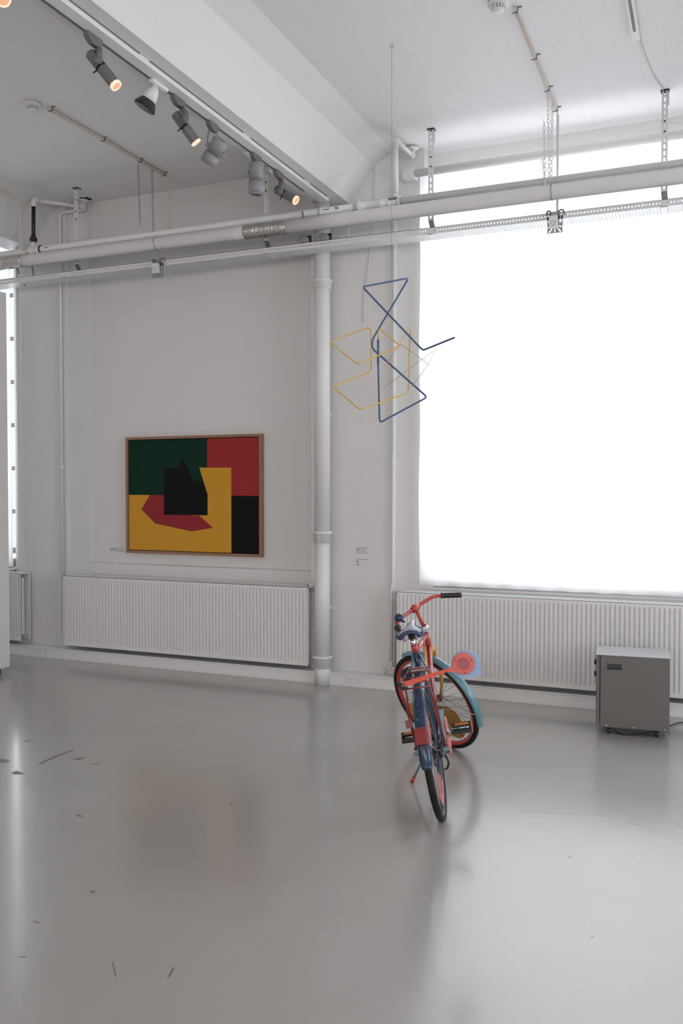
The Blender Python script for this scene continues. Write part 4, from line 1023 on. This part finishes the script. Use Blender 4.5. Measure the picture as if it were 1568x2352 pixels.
# saddle
def saddle():
    xs = [(.070, .046, -.008), (.078, .060, .0), (.100, .066, .006), (.130, .062, .006), (.165, .044, .006), (.20, .028, .009), (.25, .019, .013), (.31, .017, .016), (.345, .014, .014), (.358, .006, .008)]
    zc = .915; top = MB(); vs = []; fs = []; n = 12; yo = .012
    for x, w, h in xs:
        for j in range(n+1):
            a = -PI/2+PI*j/n; s = math.sin(a)
            vs.append((x, yo+w*s, zc+h+.006-(.030 if x < .15 else .022)*(abs(s)**2.2)))
    for i in range(len(xs)-1):
        for j in range(n): q = i*(n+1)+j; fs.append((q, q+1, q+n+2, q+n+1))
    top.add(vs, fs, True); sd = P(top, 'saddle', SADT)
    rim = MB(); L_ = [(x, yo-w, zc+h-(.026 if x < .15 else .018)) for x, w, h in xs]; R_ = [(x, yo+w, zc+h-(.026 if x < .15 else .018)) for x, w, h in xs]
    back = [(.066, yo+.060*math.sin(t), zc-.032+.026*math.cos(t*1.25)) for t in (-.8, -.4, 0, .4, .8)]
    rim.tube(fillet(L_[::-1]+back+R_, .01, 3), .0105, 10)
    P(rim, 'saddle_rim', SADE, sd)
    und = MB(); und.prism([(.09, yo-.055, zc-.012), (.09, yo+.055, zc-.012), (.17, yo+.04, zc-.008), (.33, yo+.01, zc+.0), (.33, yo-.01, zc+.0), (.17, yo-.04, zc-.008)], (0, 0, .004)); P(und, 'saddle_base', DRED, sd)
    for sg in (-1, 1):
        P(MB().tube([(.10+.010*math.cos(t*.9), yo+sg*.030+.010*math.sin(t*.9), zc-.014-.0016*t) for t in range(28)], .0026, 6), 'spring', CHROME, sd)
        P(MB().tube(fillet([(.10, yo+sg*.03, zc-.058), (.20, yo+sg*.016, zc-.050), (.32, yo+sg*.010, zc-.006)], .03), .0032, 6), 'rail', CHROME, sd)
    P(MB().lathe((.21, yo-.024, zc-.050), (0, 1, 0), [(0, 0), (0, .014), (.048, .014), (.048, 0)], 12), 'seat_clamp', BLKP, sd)
saddle()
P(MB().tube([SC+Vector((-.02, .004, .07)), SC+Vector((-.01, 0, .02))], .0125, 14), 'seat_post', CHROME)
# rack
rk = MB(); zr = .722; xa_, xb_ = -.255, .14
rk.tube(fillet([(xb_, .055, zr-.012), (xa_, .066, zr), (xa_, -.066, zr), (xb_, -.055, zr-.012)], .02), .0042, 8)
for y in (-.02, .02): rk.tube([(xa_, y, zr), (xb_, y, zr-.01)], .0033, 6)
for x in (-.12, .0, .10): rk.tube([(x, .062, zr-.002), (x, -.062, zr-.002)], .0035, 6)
rk.tube([(xa_+.005, .064, zr-.026), (xa_+.005, -.064, zr-.026)], .0042, 8)
for sg in (-1, 1):
    rk.tube([(xa_+.03, sg*.066, zr), (-.012, sg*.070, .352)], .0042, 8); rk.tube([(-.08, sg*.064, zr), (.0, sg*.070, .352)], .0042, 8)
    rk.lathe((-.004, sg*.066, .352), (0, sg, 0), [(0, 0), (0, .009), (.016, .009), (.016, 0)], 10)
rack = P(rk, 'luggage_rack', DRED)
P(MB().tube(fillet([(.10, .045, zr+.004), (-.08, .035, zr+.030), (-.08, -.045, zr+.030), (.10, -.045, zr+.004)], .02), .0042, 8), 'spring_clip', DRED, rack)
P(MB().box((-.05, -.033, zr+.012), (-.04, .027, zr+.030)), 'clip_plate', STEELT, rack, bevel=.002)
P(MB().box((-.185, .046, .500), (-.182, .080, .538)), 'square_reflector', DRED, rack)
bk_ = MB(); bk_.tube([(xa_-.006, .075, zr+.012), (xa_-.006, .062, zr-.012), (xa_-.012, .030, zr-.018)], .007, 8); bk_.tube([(xa_-.006, .085, zr+.008), (xa_-.006, .058, zr+.010)], .006, 8)
P(bk_, 'arm_clamp', BLKP, rack)
# safety arm with disc and blue plate
xA = -.275
arm = MB(); arm.prism([(xA, .040, .712), (xA, -.190, .757), (xA, -.190, .770), (xA, .040, .736)], (.006, 0, 0)); arm.build
ar = P(arm, 'spacer_arm', CORAL)
ce = Vector((xA-.004, -.240, .778))
P(MB().lathe(ce, (1, 0, 0), [(0, 0), (0, .047), (.003, .050), (.010, .050), (.012, 0)], 40, False), 'arm_disc', PINKR, ar)
P(MB().prism([(xA-.003, -.168, .752), (xA-.003, -.205, .742), (xA-.003, -.215, .800), (xA-.003, -.196, .792), (xA-.003, -.188, .772), (xA-.003, -.165, .768)], (.010, 0, 0)), 'disc_neck', PINKR, ar)
P(MB().lathe(ce, (-1, 0, 0), [(0, .024), (.002, .024), (.002, 0)], 32, False), 'disc_reflector', PINKM, ar)
P(MB().lathe(ce, (-1, 0, 0), [(0, .024), (.003, .025), (.003, .027), (0, .028)], 32), 'reflector_ring', CORAL, ar)
for a in (150, 15, 268): P(MB().lathe(ce+Vector((0, -.041*math.cos(math.radians(a)), .041*math.sin(math.radians(a)))), (-1, 0, 0), [(0, .003), (.001, .003), (.001, 0)], 8), 'screw_hole', BLKP, ar)
pl = []
cy_, cz_ = -.250, .770
for i in range(30):
    a = math.radians(-15+ (345-(-15)-75)*i/29+ 0)
    a = math.radians(20+260*i/29)
    pl.append((xA+.014, cy_-.066*math.cos(a), cz_+.066*math.sin(a)))
pl.append((xA+.014, -.312, .716))
P(MB().prism(pl, (.004, 0, 0)), 'blue_drop_plate', SKYB, ar)
# drivetrain
yc_ = -.048
cw = P(MB().lathe(BBK+Vector((0, yc_-.003, 0)), (0, -1, 0), [(0, 0), (0, .098), (.002, .101), (.007, .101), (.009, .096), (.009, 0)], 48, False), 'chainring_disc', PINK)
ch = MB(); pts = []
for i in range(13): a = -PI/2+PI*i/12; pts.append((BBK.x+.088*math.cos(a), yc_+.006, BBK.z+.088*math.sin(a)))
for i in range(9): a = PI/2+PI*i/8; pts.append((.035*math.cos(a), yc_+.006, .328+.035*math.sin(a)))
ch.tube(pts, .0055, 6, closed=True); P(ch, 'chain', BLKP)
P(MB().lathe((0, yc_+.012, .328), (0, -1, 0), [(0, 0), (0, .036), (.014, .036), (.014, 0)], 20, False), 'sprocket', BLKP)
P(MB().lathe((0, .03, .328), (0, 1, 0), [(0, 0), (0, .045), (.014, .045), (.014, 0)], 24), 'hub_brake', BLKP)
P(MB().tube(fillet([(.0, -.062, .30), (-.015, -.075, .27), (.0, -.06, .235), (.03, -.045, .225)], .03), .0055, 8), 'chain_tensioner', BLKP)
P(MB().prism([(.15, -.056, .487), (.15, -.081, .488), (.15, -.062, .361), (.15, -.030, .363)], (.003, 0, 0)), 'pale_blue_plate', PALEB)
ca = P(MB().tube([BBK+Vector((0, -.060, 0)), Vector((.28, -.078, .345))], [.012, .009], 10), 'crank', CHROME)
ca2 = P(MB().tube([BBK+Vector((0, .05, 0)), Vector((.59, .078, .250))], [.012, .009], 10), 'crank', CHROME)
def pedal(c, y0, y1, sg, tilt):
    R_ = Matrix.Rotation(tilt, 3, 'Y'); o = Vector(c)
    p_ = P(MB().tube([o+Vector((0, y0, 0)), o+Vector((0, y1, 0))], .0065, 10), 'pedal', CHROME)
    ya, yb = sorted((y0+sg*.014, y1))
    for dz, nm in ((.008, 'a'), (-.029, 'b')): 
        q_ = P(MB().box((-.013, ya, dz), (.013, yb, dz+.021), R_, o), 'pedal_rubber', BLKP, p_, bevel=.004)
        if nm == 'a': P(MB().box((-.0145, ya+.018, dz+.005), (-.0125, yb-.018, dz+.016), R_, o), 'amber_reflector', ORANGE, p_)
    P(MB().box((-.013, yb-.004 if sg > 0 else ya, -.030), (.013, yb if sg > 0 else ya+.004, .030), R_, o), 'end_cap', PINKR if sg < 0 else BLKP, p_)
pedal((.28, 0, .350), -.080, -.200, -1, .45)
pedal((.59, 0, .258), .080, .212, 1, .75)
# kickstand
ft = RB.inverted() @ (at(945, 1797, 2, 0.0)-TB)
foot = ft
ks_ = P(MB().tube([Vector((.36, .035, .27)), Vector((.36, .035, .27))*.12+foot*.88], .0065, 10), 'kickstand', TEAL)
P(MB().tube([Vector((.36, .035, .27))*.13+foot*.87, foot*.985+Vector((.36, .035, .27))*.015], [.0085, .010], 12), 'stand_foot', RED, ks_)

# ------------------------------------------------------------------ marks worn into the floor coating
fl_ = bpy.data.objects['floor']
def mark(pts, m):
    b = MB(); b.prism([Vector((*at(a, c_, 2, 0.0).xy, .0003)) for a, c_ in pts], (0, 0, .0002)); o = b.build('scuff_mark', m, fl_)
S = SCUFF
mark([(-10, 1742), (10, 1743), (24, 1748), (10, 1752), (-10, 1752)], S)
mark([(26, 1775), (38, 1770), (50, 1775), (56, 1778), (34, 1779)], S)
mark([(88, 1753), (120, 1738), (166, 1721), (168, 1724), (130, 1740), (92, 1756)], S)
mark([(166, 1743), (180, 1740), (196, 1741), (178, 1747)], S)
mark([(205, 1756), (225, 1753), (232, 1750), (224, 1756)], S)
mark([(207, 2045), (221, 2047), (214, 2052), (208, 2051)], S)
mark([(384, 2245), (397, 2222), (401, 2224), (390, 2244)], S)
mark([(256, 2208), (260, 2210), (267, 2242), (264, 2243)], S)
mark([(526, 1844), (536, 1846), (536, 1849), (528, 1848)], S)
mark([(54, 1702), (76, 1698), (58, 1705)], S)
mark([(174, 1872), (186, 1871), (192, 1878), (182, 1876)], S)
mark([(76, 2114), (94, 2120), (92, 2121), (78, 2118)], S)
mark([(40, 2198), (58, 2197), (58, 2200)], S)
mark([(1303, 1968), (1312, 1969), (1306, 1971)], S)
mark([(1355, 2152), (1365, 2153), (1360, 2155)], S)
mark([(740, 1604), (762, 1603), (745, 1606)], CRACK)

def crack(pts, wd=.9):
    mark([(a, b-wd/2) for a, b in pts]+[(a, b+wd/2) for a, b in pts[::-1]], CRACK)
crack([(1195, 1862), (1240, 1864), (1290, 1868), (1345, 1868), (1400, 1877), (1455, 1892), (1480, 1900), (1510, 1920)])
crack([(1513, 1872), (1530, 1880), (1555, 1893), (1570, 1904)])
crack([(1195, 1800), (1215, 1802)], 1.5)
